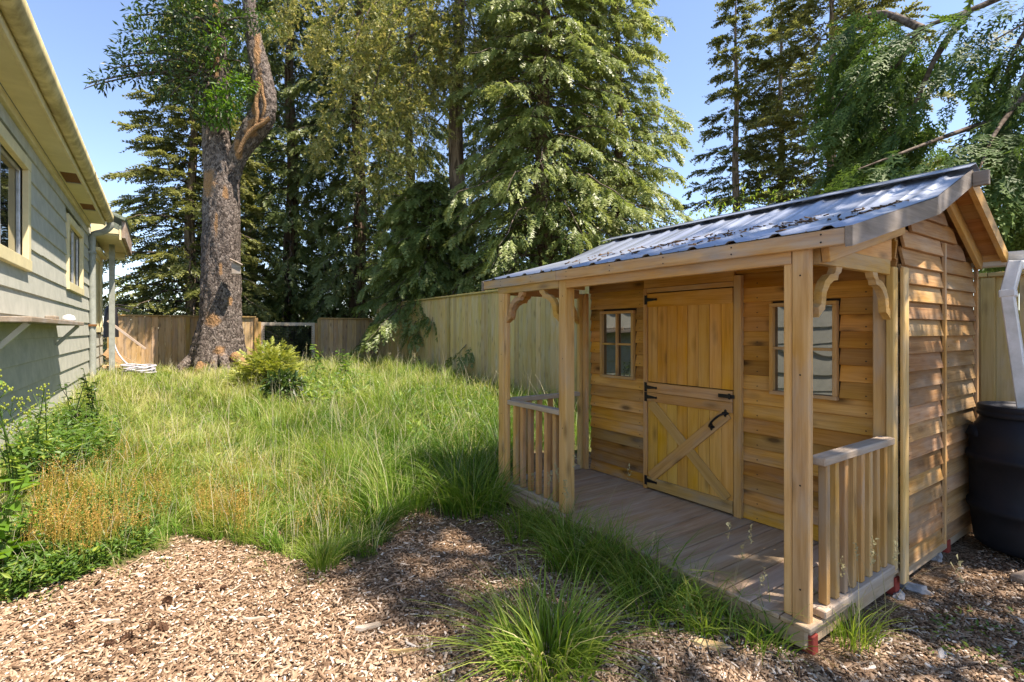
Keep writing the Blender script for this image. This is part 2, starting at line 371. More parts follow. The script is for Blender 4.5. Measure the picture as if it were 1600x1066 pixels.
M['twig'] = bark('twig bark', (.05, .036, .026), (.11, .085, .065), (.2, .165, .13), (1, 1, 1), 20, .005)
def ground_mat():
    m, N, L, P = newmat('soil and mulch')
    tc = N.new('ShaderNodeTexCoord'); at = N.new('ShaderNodeAttribute'); at.attribute_name = 'tint'
    v = N.new('ShaderNodeTexVoronoi'); v.inputs['Scale'].default_value = 85; v.inputs['Randomness'].default_value = 1
    n0 = N.new('ShaderNodeTexNoise'); n0.inputs['Scale'].default_value = 16; n0.inputs['Detail'].default_value = 3; L.new(tc.outputs['Object'], n0.inputs[0])
    ad = N.new('ShaderNodeVectorMath'); ad.operation = 'MULTIPLY_ADD'; ad.inputs[1].default_value = (.16, .16, .16); L.new(n0.outputs['Color'], ad.inputs[0]); L.new(tc.outputs['Object'], ad.inputs[2])
    L.new(ad.outputs[0], v.inputs[0])
    sc = N.new('ShaderNodeSeparateColor'); L.new(v.outputs['Color'], sc.inputs[0])
    r = ramp(N, [(0, (.05, .03, .017)), (.35, (.14, .085, .045)), (.75, (.28, .185, .11)), (1, (.42, .32, .22))]); L.new(sc.outputs[0], r.inputs[0])
    n = N.new('ShaderNodeTexNoise'); n.inputs['Scale'].default_value = 7; n.inputs['Detail'].default_value = 8; L.new(tc.outputs['Object'], n.inputs[0])
    g = ramp(N, [(.3, (.05, .055, .018)), (.65, (.13, .12, .05))]); L.new(n.outputs[0], g.inputs[0])
    L.new(mixc(N, L, at.outputs['Fac'], r.outputs[0], g.outputs[0]), P.inputs['Base Color'])
    P.inputs['Roughness'].default_value = .95; P.inputs['Specular IOR Level'].default_value = .1
    bp = N.new('ShaderNodeBump'); bp.inputs['Distance'].default_value = .012; bp.inputs['Strength'].default_value = .9
    L.new(mathn(N, L, 'ADD', sc.outputs[1], n.outputs[0]), bp.inputs['Height']); L.new(bp.outputs[0], P.inputs['Normal'])
    return m
M['ground'] = ground_mat()

# ------------------------------------------------------------------ ground
GRASS = [(-400, 960), (0, 950), (120, 905), (235, 860), (300, 842), (420, 862), (480, 885), (590, 868), (622, 812), (700, 792), (790, 778),
         (800, 700), (930, 640), (1000, 560), (900, 545), (160, 560), (60, 560), (-400, 560)]
SHED_R = (2.30, 5.9, 1.02, 3.72)          # v0,v1,u0,u1 roof-covered footprint
def grassmask(x, y):
    z = gz(x, y); px, py = proj(x, y, z)
    px = px + 20 * wob(x, y, 3.3) + 12 * wob(x, y, 9.1, 2); py = py + 13 * wob(x, y, 2.7, 3) + 9 * wob(x, y, 8.3, 6)
    m = in_poly(px, py, GRASS) & (y > .8)
    u, v = uv_of(x, y)
    far = (y > 6) | (u > 6.5)
    return m | far & ~((v > 5.9) & (u < 6))
def axis(lo, hi, f0, f1, fine, n):
    a = np.linspace(f0, f1, int((f1 - f0) / fine)); k = np.linspace(0, 1, n)[1:]
    return np.concatenate([(f0 - (f0 - lo) * k ** 2.5)[::-1], a, f1 + (hi - f1) * k ** 2.5])
gx = axis(-400, 400, -12, 8, .13, 14); gy = axis(-60, 600, -2, 20, .13, 14)
X, Y = np.meshgrid(gx, gy, indexing='ij'); Z = gz(X, Y)
i, j = np.meshgrid(np.arange(len(gx) - 1), np.arange(len(gy) - 1), indexing='ij'); n_ = len(gy)
Q = np.stack([i * n_ + j, (i + 1) * n_ + j, (i + 1) * n_ + j + 1, i * n_ + j + 1], -1).reshape(-1, 4)
gm = grassmask(X.ravel(), Y.ravel()).astype(float)
gr = npmesh('ground', np.stack([X, Y, Z], -1), Q, M['ground'], None, {'tint': gm}, True)
tag(gr, 'garden ground of bark mulch and soil under the grass', 'ground', None, 'structure')

# ------------------------------------------------------------------ garden shed
shed = thing('garden_shed', 'honey cedar garden shed with small railed porch and metal roof', 'shed', (3.4, 2.3, 0))
DZ = .14; V0 = 2.38; VWL = 3.36; VR = 4.735; U0 = 1.10; U1 = 3.60
# floor frame and deck
box('skirt_board', (V0 - .022, U0 + .02, .03), (V0 + .012, U1 - .02, DZ - .026), M['deck'], shed)
box('skirt_board', (V0 + .014, U0 + .012, .035), (VR, U0 + .045, DZ - .026), M['deck'], shed)
box('skirt_board', (V0 + .014, U1 - .05, .035), (VR, U1 - .015, DZ - .026), M['deck'], shed)
nb = 18; wb = (U1 - U0 + .02) / nb
for k in range(nb):
    u = U0 - .01 + k * wb
    box('deck_board', (V0 - .03 + random.uniform(-.004, .004), u + .003, DZ - .024), (VWL + .02, u + wb - .003, DZ + random.uniform(-.002, .002)), M['deck'], shed, 0, .004)
for (v, u) in ((V0 + .035, U0 + .03), (VWL, U0 + .03), (VR - .5, U0 + .035), (V0 + .05, U1 - .06), (V0 + .05, 2.75)):
    box('footing_block', (v - .026, u - .030, -.05), (v + .026, u + .02, .085), M['red'], shed, 2, .004)
# corner boards
def vpost(name, v0, v1, u0, u1, z0, z1, mat): return box(name, (v0, u0, z0), (v1, u1, z1), mat, shed, 2, .005)
# near front post: two planks side by side
vpost('porch_post', V0, V0 + .040, U0 + .012, U0 + .088, DZ - .03, 1.86, M['post'])
vpost('porch_post', V0 + .004, V0 + .042, U0 + .091, U0 + .128, DZ, 1.80, M['post'])
vpost('porch_post', V0 + .043, V0 + .075, U0 + .030, U0 + .066, DZ, 1.80, M['post'])
# middle post
vpost('porch_post', V0, V0 + .085, 2.765, 2.845, DZ, 1.86, M['post'])
# far post
vpost('porch_post', V0, V0 + .04, 3.565, 3.645, DZ - .02, 1.80, M['post'])
vpost('porch_post', V0 + .043, V0 + .083, 3.60, 3.64, DZ, 1.80, M['post'])
vpost('porch_post', V0 + .004, V0 + .042, 3.522, 3.563, DZ, 1.80, M['post'])
# half posts on the wall, corner boards
vpost('corner_board', VWL - .085, VWL - .02, U0 - .008, U0 + .03, DZ, 1.80, M['post'])
vpost('corner_board', VWL - .018, VWL + .055, U0 - .034, U0 - .012, .06, 1.80, M['post'])
vpost('corner_board', VWL - .065, VWL - .022, U0 + .034, U0 + .10, DZ, 1.80, M['drail'])
vpost('corner_board', VWL - .09, VWL - .022, 3.60, 3.64, DZ, 1.80, M['post'])
vpost('corner_board', VWL - .058, VWL - .02, 3.545, 3.597, DZ, 1.80, M['post'])
# beams
box('porch_beam', (V0 - .002, U0 + .091, 1.755), (V0 + .037, 2.762, 1.862), M['drail'], shed)
box('porch_beam', (V0 - .002, 2.848, 1.762), (V0 + .037, U1 + .05, 1.862), M['drail'], shed)
box('side_beam', (V0 + .09, U0 + .005, 1.755), (VWL - .09, U0 + .043, 1.835), M['drail'], shed)
box('side_beam', (V0 + .09, 3.603, 1.755), (VWL - .09, 3.64, 1.835), M['drail'], shed)
# ogee brackets
BR = [(a * .84, b * .84) for a, b in [(0, .29), (0, .235), (.028, .215), (.035, .15), (.07, .09), (.13, .05), (.185, .04), (.205, .012), (.205, 0), (.28, 0), (.265, .03), (.235, .045),
      (.225, .075), (.175, .082), (.13, .105), (.09, .15), (.078, .21), (.07, .245), (.04, .26)]]
def bracket(v, u, ax, zt): prism('bracket', BR, (v, u, zt), ax, (0, 0, -1), .036, M['drail'], shed)
bracket(V0 + .020, 3.522, (0, -1, 0), 1.76); bracket(V0 + .020, 2.847, (0, 1, 0), 1.76)
bracket(V0 + .086, 3.62, (1, 0, 0), 1.755); bracket(VWL - .092, 3.62, (-1, 0, 0), 1.755)
bracket(V0 + .086, U0 + .027, (1, 0, 0), 1.755); bracket(VWL - .088, U0 + .023, (-1, 0, 0), 1.755)
# railings
def railing(p, q, n, out):
    p = Vector(p); q = Vector(q); d = (q - p); o = Vector(out)
    beam('hand_rail', p + Vector((0, 0, .853)), q + Vector((0, 0, .853)), o, .072, .038, M['greyrail'], shed, .005)
    beam('bottom_rail', p + Vector((0, 0, .162)), q + Vector((0, 0, .162)), o, .075, .038, M['greyrail'], shed, .005)
    for k in range(n):
        c = p + d * ((k + .75) / (n + .5))
        beam('baluster', (c.x + random.uniform(-.003, .003), c.y, .183), (c.x + random.uniform(-.003, .003), c.y, .832), o, .037, .037, M['baluster'], shed, .003)
railing((V0 + .04, 2.848, 0), (V0 + .04, 3.52, 0), 6, (1, 0, 0))
railing((V0 + .09, U0 + .02, 0), (VWL - .09, U0 + .02, 0), 8, (0, 1, 0))
railing((V0 + .09, 3.62, 0), (VWL - .095, 3.62, 0), 6, (0, 1, 0))
# walls: dark sheathing inside, lap boards outside
box('inner_wall', (VWL + .03, U0 + .03, DZ - .02), (VWL + .05, 3.57, 2.02), M['dark'], shed)
box('inner_wall', (VWL + .052, U0 + .03, DZ - .02), (VR - .03, U0 + .05, 1.93), M['dark'], shed)
box('inner_wall', (VWL + .052, 3.55, DZ - .02), (VR - .03, 3.57, 1.93), M['side'], shed)
box('inner_wall', (VR - .028, U0 + .03, DZ - .02), (VR - .01, 3.57, 1.93), M['side'], shed)
EX = .1003
FRONT_OPEN = [(2.99, 3.40, 1.022, 1.63), (2.03, 2.875, 0, 1.80), (1.395, 1.815, 1.025, 1.635)]      # windows and door in the front wall
def spans(u0, u1, z0, z1, opens):
    segs = [(u0, u1)]
    for (a, b, c, d) in opens:
        if z1 - .03 <= c or z0 + .03 >= d: continue
        new = []
        for (s, e) in segs:
            if b <= s or a >= e: new.append((s, e)); continue
            if a > s: new.append((s, a))
            if b < e: new.append((b, e))
        segs = new
    return segs
k = 0
while True:
    z0 = DZ + .002 + k * EX
    if z0 > 1.95: break
    for (a, b) in spans(U0 + .012, 3.545, z0, z0 + EX, FRONT_OPEN):
        if b - a < .02: continue
        pc = random.uniform(-.0015, .0015)
        beam('siding_board', (VWL + .012 + pc, a, z0 + .056), (VWL + .012 + pc, b, z0 + .056), (.023, 0, .1), EX + .012, .018, M['gold'], shed, .002)
    k += 1
VM = 4.06
EXS = .1
for k in range(19):
    z0 = .115 + k * EXS
    zt = z0 + EXS
    for (a, b) in ((VWL + .058, VM - .008), (VM + .008, VR - .006)):
        if zt > 1.86:                                        # gable: clipped by the roof slopes
            lo = 3.35 + (zt - 2.02) / .43 if zt > 2.02 else 3.40
            a2 = max(a, lo); b2 = min(b, 4.78 - (zt - 1.86) / .543)
            if b2 - a2 < .05: continue
            a, b = a2, b2
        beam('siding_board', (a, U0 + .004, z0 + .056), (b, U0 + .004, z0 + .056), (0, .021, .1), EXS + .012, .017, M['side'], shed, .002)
for k in range(19, 22):
    z0 = .115 + k * EXS; zt = z0 + EXS
    a = 3.35 + (zt - 2.04) / .43; b = 4.78 - (zt - 1.86) / .543
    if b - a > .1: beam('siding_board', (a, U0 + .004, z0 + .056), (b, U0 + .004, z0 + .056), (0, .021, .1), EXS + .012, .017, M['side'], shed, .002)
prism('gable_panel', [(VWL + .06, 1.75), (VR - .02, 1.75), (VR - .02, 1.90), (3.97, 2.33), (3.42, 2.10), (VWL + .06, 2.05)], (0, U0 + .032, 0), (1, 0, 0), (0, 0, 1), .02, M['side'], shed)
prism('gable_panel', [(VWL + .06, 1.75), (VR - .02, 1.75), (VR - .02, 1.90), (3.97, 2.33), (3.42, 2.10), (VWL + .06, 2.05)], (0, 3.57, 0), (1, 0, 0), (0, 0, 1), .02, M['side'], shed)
box('batten', (VM - .012, U0 - .024, .11), (VM + .012, U0 - .004, 2.0), M['drail'], shed, 2)
box('batten', (VR - .02, U0 - .022, .11), (VR + .012, U0 - .002, 1.9), M['drail'], shed, 2)
# porch side infill under the roof (above side beam)
prism('porch_gable', [(V0 + .02, 1.838), (VWL - .03, 1.838), (VWL - .03, 2.06), (V0 + .02, 1.845)], (0, U0 + .03, 0), (1, 0, 0), (0, 0, 1), .018, M['gold'], shed)
prism('porch_gable', [(V0 + .02, 1.838), (VWL - .03, 1.838), (VWL - .03, 2.06), (V0 + .02, 1.845)], (0, 3.60, 0), (1, 0, 0), (0, 0, 1), .018, M['gold'], shed)
beam('lookout', (V0 + .08, U0 - .02, 1.80), (VWL - .02, U0 - .02, 2.02), (0, 0, 1), .085, .036, M['drail'], shed)
# header boards above the door
box('header_board', (VWL - .022, 2.874, 1.80), (VWL - .004, 3.545, 1.90), M['gold'], shed)
box('header_board', (VWL - .034, 2.06, 1.802), (VWL - .002, 2.872, 1.92), M['gold'], shed)
JN = Join()
def nail(v, u, z, ax):
    th = np.linspace(0, 2 * np.pi, 7)[:-1]; c = W(v, u, z); e1 = W(0, 1, 0) if ax == 'v' else W(1, 0, 0); r_ = .0045
    ring = np.array([np.array(c) + np.array(e1) * r_ * math.cos(t) + np.array([0, 0, 1.]) * r_ * math.sin(t) for t in th]); JN.add(np.concatenate([ring, [np.array(c) + np.array(W(-.002, 0, 0) if ax == 'v' else W(0, -.002, 0))]]), [(i_, (i_ + 1) % 6, 6) for i_ in range(6)])
for kk in range(17):
    for uu in (1.25, 1.90, 2.93, 3.48): nail(VWL - .0155, uu, DZ + .03 + kk * EX, 'v')
    for vv in (VWL + .10, VM - .05, VM + .05, VR - .06): nail(vv, U0 - .0215, .15 + kk * EXS, 'u')
for uu in np.arange(1.05, 3.8, .42):
    for zz in (1.832, 1.866): nail(2.3505, uu, zz, 'v')
for zz in (.28, .75, 1.25, 1.7): nail(V0 - .0015, U0 + .05, zz, 'v'); nail(V0 - .0015, 2.80, zz, 'v'); nail(V0 - .0015, 3.60, zz, 'v')
nv_, nf_, _ = JN.get(); tag(npmesh('nail_heads', nv_, nf_, M['iron'], shed, origin=W(3.4, 2.3, 0)), kind='stuff')
# windows
def shed_window(u0, u1, z0, z1):
    wv = VWL - .02
    wd = box('window', (wv + .03, u0 + .01, z0 + .01), (wv + .034, u1 - .01, z1 - .01), M['dark'], shed, 1)
    t = .024
    box('frame', (wv - .012, u0, z1 - t), (wv + .028, u1, z1), M['drail'], wd); box('frame', (wv - .012, u0, z0), (wv + .028, u1, z0 + t), M['drail'], wd)
    box('frame', (wv - .0125, u0, z0 + t), (wv + .028, u0 + t, z1 - t), M['drail'], wd); box('frame', (wv - .0125, u1 - t, z0 + t), (wv + .028, u1, z1 - t), M['drail'], wd)
    um = (u0 + u1) / 2; zm = (z0 + z1) / 2 + .005
    box('muntin', (wv - .004, um - .01, z0 + t), (wv + .022, um + .01, z1 - t), M['drail'], wd)
    for (a, b) in ((u0 + t, um - .011), (um + .011, u1 - t)): box('muntin', (wv - .003, a, zm - .009), (wv + .021, b, zm + .009), M['drail'], wd, 1)
    for (a, b) in ((u0 + t, um - .01), (um + .01, u1 - t)):
        for (c, d) in ((z0 + t, zm - .009), (zm + .009, z1 - t)): box('pane', (wv + .023, a, c), (wv + .027, b, d), M['pane'], wd, 1, .0005)
shed_window(2.995, 3.395, 1.026, 1.627); shed_window(1.40, 1.81, 1.03, 1.632)
# door frame
dv = VWL - .03
box('door_jamb', (dv - .012, 2.835, DZ + .002), (dv + .03, 2.872, 1.80), M['drail'], shed, 2)
box('door_jamb', (dv - .012, 2.005, DZ + .002), (dv + .03, 2.058, 1.84), M['drail'], shed, 2)
box('door_jamb', (dv - .010, 2.058, 1.763), (dv + .03, 2.835, 1.80), M['drail'], shed, 1)
ud0, ud1 = 2.066, 2.83
door = box('door', (dv + .012, ud0, .155), (dv + .028, ud1, 1.757), M['dark'], shed, 2)
npk = 8; pw = (ud1 - ud0) / npk
for k in range(npk):
    a = ud0 + k * pw
    box('plank', (dv, a + .0015, 1.03), (dv + .011, a + pw - .0015, 1.755), M['door'], door, 2, .002)
    box('plank', (dv, a + .0015, .157), (dv + .011, a + pw - .0015, 1.024), M['door'], door, 2, .002)
rv0, rv1 = dv - .015, dv - .001
box('rail', (rv0 + .004, ud0, 1.645), (rv1, ud1, 1.755), M['door'], door, 1)
box('rail', (rv0, ud0, .945), (rv1, ud1, 1.022), M['drail'], door, 1)
box('rail', (rv0, ud0, .868), (rv1, ud1, .942), M['drail'], door, 1)
box('rail', (rv0, ud0, .157), (rv1, ud1, .245), M['drail'], door, 1)
def xbrace(p, q):
    beam('brace', p, q, (0, 0, 1), .082, .014, M['drail'], door)
xbrace((dv - .008, ud1 - .035, .86), (dv - .008, ud0 + .04, .25))
p_, q_ = Vector((dv - .0095, ud0 + .04, .862)), Vector((dv - .0095, ud1 - .04, .25))
beam('brace', p_, q_, (0, 0, 1), .084, .018, M['drail'], door)
def hinge(z):
    box('hinge', (rv0 - .006, ud1 - .004, z - .038), (rv0 - .001, ud1 + .022, z + .038), M['iron'], door, 2, .001)
    prism('hinge', [(0, .016), (.09, .007), (.098, .011), (.105, 0), (.098, -.011), (.09, -.007), (0, -.016)], (rv0 - .004, ud1 - .003, z), (0, -1, 0), (0, 0, 1), .005, M['iron'], door)
for z in (1.705, .985, .905, .215): hinge(z)
box('latch', (rv0 - .010, ud0 - .02, .972), (rv0 - .001, ud0 + .105, .998), M['iron'], door, 1, .002)
box('latch', (rv0 - .019, ud0 + .004, .966), (rv0 - .011, ud0 + .022, 1.006), M['iron'], door, 2, .002)
hp = smooth_path([W(rv0 - .004, ud0 + .05, .862), W(rv0 - .045, ud0 + .075, .845), W(rv0 - .048, ud0 + .125, .80), W(rv0 - .045, ud0 + .15, .765), W(rv0 - .004, ud0 + .16, .75)], 14)
hv, hf = tube_np(hp, .008, 8); npmesh('handle', hv, hf, M['iron'], door, None, True, origin=hp[0])
for (a, z) in ((ud0 + .05, .862), (ud0 + .16, .75)):
    prism('handle_plate', [(.022 * math.cos(t) * (1 + .3 * math.cos(4 * t)), .022 * math.sin(t) * (1 + .3 * math.cos(4 * t))) for t in np.linspace(0, 2 * math.pi, 17)[:-1]], (rv0 - .004, a, z), (0, 1, 0), (0, 0, 1), .006, M['iron'], door)
# ---- roof
RU0, RU1 = .925, 3.87
PROF = [(2.352, 1.888), (3.35, 2.155), (3.95, 2.41)]
BPROF = [(3.95, 2.41), (4.76, 1.975)]
def off_prof(pr, d): return [(v, z - d) for v, z in pr]
def roof_sheet(name, u0, u1, prof, pitch=.225):
    us = []; dz = []
    u = u0
    while u < u1 - .01:
        for (f, h) in ((0, 0), (.30, 0), (.37, .013), (.50, .013), (.58, 0), (.80, .0), (.82, .004), (.86, 0)):
            uu = u + f * pitch
            if uu <= u1: us.append(uu); dz.append(h)
        u += pitch
    us.append(u1); dz.append(0)
    P_ = []
    prof2 = []
    for (a, b) in zip(prof[:-1], prof[1:]):
        for t in (0, .33, .66): prof2.append((a[0] + (b[0] - a[0]) * t, a[1] + (b[1] - a[1]) * t))
    prof2.append(prof[-1])
    vs = [W(v, uu, z + h) for (v, z) in prof2 for uu, h in zip(us, dz)]
    n = len(us); m_ = len(prof2)
    fs = [(r * n + c, r * n + c + 1, (r + 1) * n + c + 1, (r + 1) * n + c) for r in range(m_ - 1) for c in range(n - 1)]
    vs = np.array(vs); lo = vs - np.array([0, 0, .0015]); k = len(vs)
    allv = np.concatenate([vs, lo]); ff = fs + [tuple(x + k for x in f[::-1]) for f in fs]
    ff += [(c, c + k, c + 1 + k, c + 1) for c in range(n - 1)]
    o = npmesh(name, allv, ff, M['roof'], shed, None, False, origin=W(prof[0][0], u0, prof[0][1])); return o
for kk in range(3):
    a = RU0 + kk * .99; roof_sheet('roof_sheet', a + .001, min(a + .992, RU1), PROF)
    roof_sheet('roof_sheet', a + .001, min(a + .992, RU1), BPROF)
for s, (v1, z1) in ((-1, (3.84, 2.378)), (1, (4.10, 2.364))):
    beam('ridge_cap', (3.95 + s * .065, RU0 - .015, 2.413), (3.95 + s * .065, RU1 + .015, 2.413), (s * .065, 0, -.026 if s > 0 else -.0225), .145, .003, M['roof'], shed, .0005)
# sheathing under the metal
for (pa, pb, u_0, u_1) in ((PROF[0], PROF[1], RU0 + .04, RU1 - .04), (PROF[1], PROF[2], RU0 + .04, RU1 - .04), (BPROF[0], BPROF[1], RU0 + .04, RU1 - .04)):
    d = Vector((pb[0] - pa[0], 0, pb[1] - pa[1])); n_v = Vector((-d.z, 0, d.x)).normalized()
    nb_ = max(3, int(d.length / .14)); 
    for k in range(nb_):
        c = Vector((pa[0], 0, pa[1])) + d * ((k + .5) / nb_) - n_v * .014
        beam('roof_sheathing', (c.x, u_0, c.z), (c.x, u_1, c.z), d, d.length / nb_ - .002, .012, M['soffit_ply'], shed, .001)
# fascia and rakes
box('fascia_board', (2.352, RU0 + .03, 1.812), (2.378, 2.85, 1.884), M['fascia'], shed, 1, .004)
box('fascia_board', (2.353, 2.853, 1.814), (2.379, RU1 - .002, 1.884), M['fascia'], shed, 1, .004)
def rake(u, mat):
    pr = [(2.345, 1.886), (3.35, 2.150), (3.95, 2.406)]; bt = [(3.95, 2.305), (3.385, 2.065), (2.345, 1.80)]
    prism('rake_board', pr[:2] + bt[1:], (0, u, 0), (1, 0, 0), (0, 0, 1), .028, mat, shed)
    prism('rake_board', [(3.352, 2.150), (3.95, 2.406), (3.95, 2.305), (3.387, 2.065)], (0, u, 0), (1, 0, 0), (0, 0, 1), .028, mat, shed)
    prism('rake_board', [(3.952, 2.406), (4.76, 1.972), (4.72, 1.915), (3.952, 2.305)], (0, u, 0), (1, 0, 0), (0, 0, 1), .028, M['drail'], shed)
rake(RU0 + .014, M['rake']); rake(RU1 - .018, M['rake'])
beam('barge_rafter', (3.97, U0 - .035, 2.312), (4.72, U0 - .035, 1.91), (0, 0, 1), .08, .03, M['drail'], shed)
box('ridge_beam', (3.935, RU0 - .075, 2.30), (3.97, RU0 - .002, 2.385), M['rake'], shed, 1)
box('eave_board', (4.72, RU0 + .03, 1.93), (4.74, RU1 - .03, 1.975), M['drail'], shed, 1)
# rear gutter and downspout
def usect(name, pts, u0, u1, mat, parent):
    """thin folded sheet: open section pts (v,z) swept along u"""
    vs = []; fs = []
    for u in (u0, u1): vs += [W(v, u, z) for v, z in pts]
    n = len(pts)
    P_ = [np.array(vs)]
    inner = [W(v + .003, u, z + .003) for u in (u0, u1) for v, z in pts]
    fs = [(i_, i_ + 1, n + i_ + 1, n + i_) for i_ in range(n - 1)]
    fs += [tuple(x + 2 * n for x in f[::-1]) for f in fs]
    return npmesh(name, np.concatenate([np.array(vs), np.array(inner)]), fs, mat, parent, None, False, origin=vs[0])
usect('gutter', [(4.745, 1.985), (4.745, 1.905), (4.76, 1.895), (4.83, 1.895), (4.86, 1.93), (4.86, 1.985)], RU0 - .16, RU1, M['white_pvc'], shed)
box('gutter_end', (4.745, RU0 - .168, 1.893), (4.863, RU0 - .161, 1.988), M['white_pvc'], shed)
def sq_pipe(name, pts, w_, d_, mat, parent):
    for a, b in zip(pts[:-1], pts[1:]): beam(name, a, b, (0, 1, 0) if abs(b[1] - a[1]) < .9 * math.dist(a, b) else (1, 0, 0), w_, d_, mat, parent, .006)
sq_pipe('downspout', [(4.80, .82, 1.90), (4.60, .862, 1.875)], .072, .055, M['white_pvc'], shed)
sq_pipe('downspout', [(4.60, .862, 1.90), (4.515, .885, 1.69)], .07, .054, M['white_pvc'], shed)
sq_pipe('downspout', [(4.515, .885, 1.70), (4.43, .79, .965)], .066, .050, M['white_pvc'], shed)
beam('pipe_collar', (4.519, .885, 1.715), (4.514, .88, 1.665), (0, 1, 0), .082, .064, M['white_pvc'], shed, .006)

# ------------------------------------------------------------------ rain barrel and board
bx, by = 3.44, 3.52
def lathe(prof, n=40):
    th = np.linspace(0, 2 * np.pi, n, endpoint=False)
    Vt = np.array([[r * np.cos(t), r * np.sin(t), z] for r, z in prof for t in th])
    m_ = len(prof); i, j = np.meshgrid(np.arange(m_ - 1), np.arange(n), indexing='ij'); j2 = (j + 1) % n
    return Vt, np.stack([i * n + j, i * n + j2, (i + 1) * n + j2, (i + 1) * n + j], -1).reshape(-1, 4)
bl = W(4.56, .79, .06); 
barrel = thing('rain_barrel', 'black plastic rain barrel beside the shed under the white downspout', 'barrel', (4.56, .79, .06))
prof = [(0, 0), (.24, 0), (.262, .015), (.27, .05), (.282, .16), (.286, .225), (.302, .237), (.306, .255), (.302, .273), (.288, .285), (.290, .42), (.290, .545), (.306, .557), (.310, .575), (.306, .593), (.290, .605),
        (.292, .68), (.278, .75), (.25, .80), (.232, .83), (.228, .85), (.225, .855), (0, .855)]
lv, lf = lathe(prof, 48); npmesh('body', lv + np.array(bl), lf, M['barrel'], barrel, None, True, origin=bl)
lv, lf = lathe([(.22, .838), (.248, .838), (.252, .845), (.252, .87), (.248, .873), (.252, .878), (.252, .902), (.246, .91), (.22, .91), (.215, .902), (.21, .888), (0, .886)], 48)
npmesh('lid_ring', lv + np.array(bl), lf, M['barrel'], barrel, None, False, origin=bl)
for a0 in (2.6, 4.3, 5.9):                                   # moulded hand-holds
    A = np.linspace(a0 - .38, a0 + .38, 14); Vt = []; 
    for t in A:
        f = max(0, 1 - ((t - a0) / .38) ** 2) ** .5
        for (r, z) in ((.292, .70), (.292 + .016 * f, .70 + .004), (.275 + .014 * f, .70 + .065 * f), (.262, .70 + .075 * f)): Vt.append([r * math.cos(t), r * math.sin(t), z])
    n = 4; Q = [(i * n + j, (i + 1) * n + j, (i + 1) * n + j + 1, i * n + j + 1) for i in range(13) for j in range(3)]
    npmesh('hand_hold', np.array(Vt) + np.array(bl), Q, M['barrel'], barrel, None, True, origin=bl)
pl = beam('plank', (3.98, .62, .03), (5.3, .30, .03), (0, 1, 0), .34, .05, M['oldwood'], None, .012)
tag(pl, 'wide old timber plank lying on the mulch under the rain barrel', 'plank')

# ------------------------------------------------------------------ house
HV = -1.1
house = thing('house', 'sage green lap sided house with cream window trim and eaves', 'house', (HV - .5, 8, .3))
HE = .2288; HZ0 = .46; HTOP = 3.40; HU0, HU1 = 1.0, 15.0
box('foundation', (HV - .3, HU0, -.2), (HV + .02, HU1 - .05, HZ0 + .03), M['concrete'], house, 1, .01)
box('wall_core', (HV - .12, HU0, HZ0), (HV - .03, HU1, HTOP + .1), M['siding'], house, 1)
WIN = [(4.95, 6.88, 2.035, 3.13), (9.42, 11.12, 2.035, 3.10), (12.95, 14.5, 1.42, 3.03)]
k = 0
JO = [3.1, 5.2, 7.6, 8.4, 9.1, 10.2, 12.4]
while HZ0 + k * HE < HTOP:
    z0 = HZ0 + k * HE
    for (a, b) in spans(HU0, HU1, z0, z0 + HE, WIN):
        cuts = [a] + [c for c in ([JO[(k * 3 + 1) % 7], JO[(k * 5 + 4) % 7]]) if a + .4 < c < b - .4] + [b]
        cuts = sorted(cuts)
        for (c, d) in zip(cuts[:-1], cuts[1:]):
            if d - c < .03: continue
            e = random.uniform(-.004, .004)
            beam('siding_board', (HV + .006, c + .001, z0 + .115 + e), (HV + .006, d - .001, z0 + .115 + e), (-.017, 0, HE), HE + .02, .024, M['siding'], house, .002)
    k += 1
def house_window(u0, u1, z0, z1, shut=False):
    v = HV + .028
    wd = box('window', (v - .10, u0 + .02, z0 + .02), (v - .08, u1 - .02, z1 - .02), M['dark'], house, 1)
    t = .11
    box('trim', (v - .03, u0, z1 - t), (v + .022, u1, z1), M['cream'], wd, 1, .004); box('trim', (v - .03, u0, z0), (v + .028, u1, z0 + t), M['cream'], wd, 1, .004)
    box('trim', (v - .03, u0 + .002, z0 + t), (v + .020, u0 + t, z1 - t), M['cream'], wd, 2, .004); box('trim', (v - .03, u1 - t, z0 + t), (v + .020, u1 - .002, z1 - t), M['cream'], wd, 2, .004)
    if shut:
        box('shutter', (v - .03, u0 + t, z0 + t), (v - .012, u1 - t, z1 - t), M['cream'], wd, 2); return
    a, b, c, d = u0 + t, u1 - t, z0 + t, z1 - t; um = (a + b) / 2; s = .035
    for (e, f_) in ((a, um), (um, b)):
        dv_ = 0 if e == a else -.02
        box('sash', (v - .05 + dv_, e, c), (v - .02 + dv_, e + s, d), M['sash'], wd, 2); box('sash', (v - .05 + dv_, f_ - s, c), (v - .02 + dv_, f_, d), M['sash'], wd, 2)
        box('sash', (v - .049 + dv_, e + s, c), (v - .021 + dv_, f_ - s, c + s), M['sash'], wd, 1); box('sash', (v - .049 + dv_, e + s, d - s), (v - .021 + dv_, f_ - s, d), M['sash'], wd, 1)
        box('pane', (v - .04 + dv_, e + s, c + s), (v - .034 + dv_, f_ - s, d - s), M['hglass'], wd, 1, .0005)
house_window(*WIN[0]); house_window(*WIN[1]); house_window(*WIN[2], shut=True)
box('window_hood', (HV + .0, 12.88, 3.035), (HV + .13, 14.56, 3.10), M['cream'], house, 1)
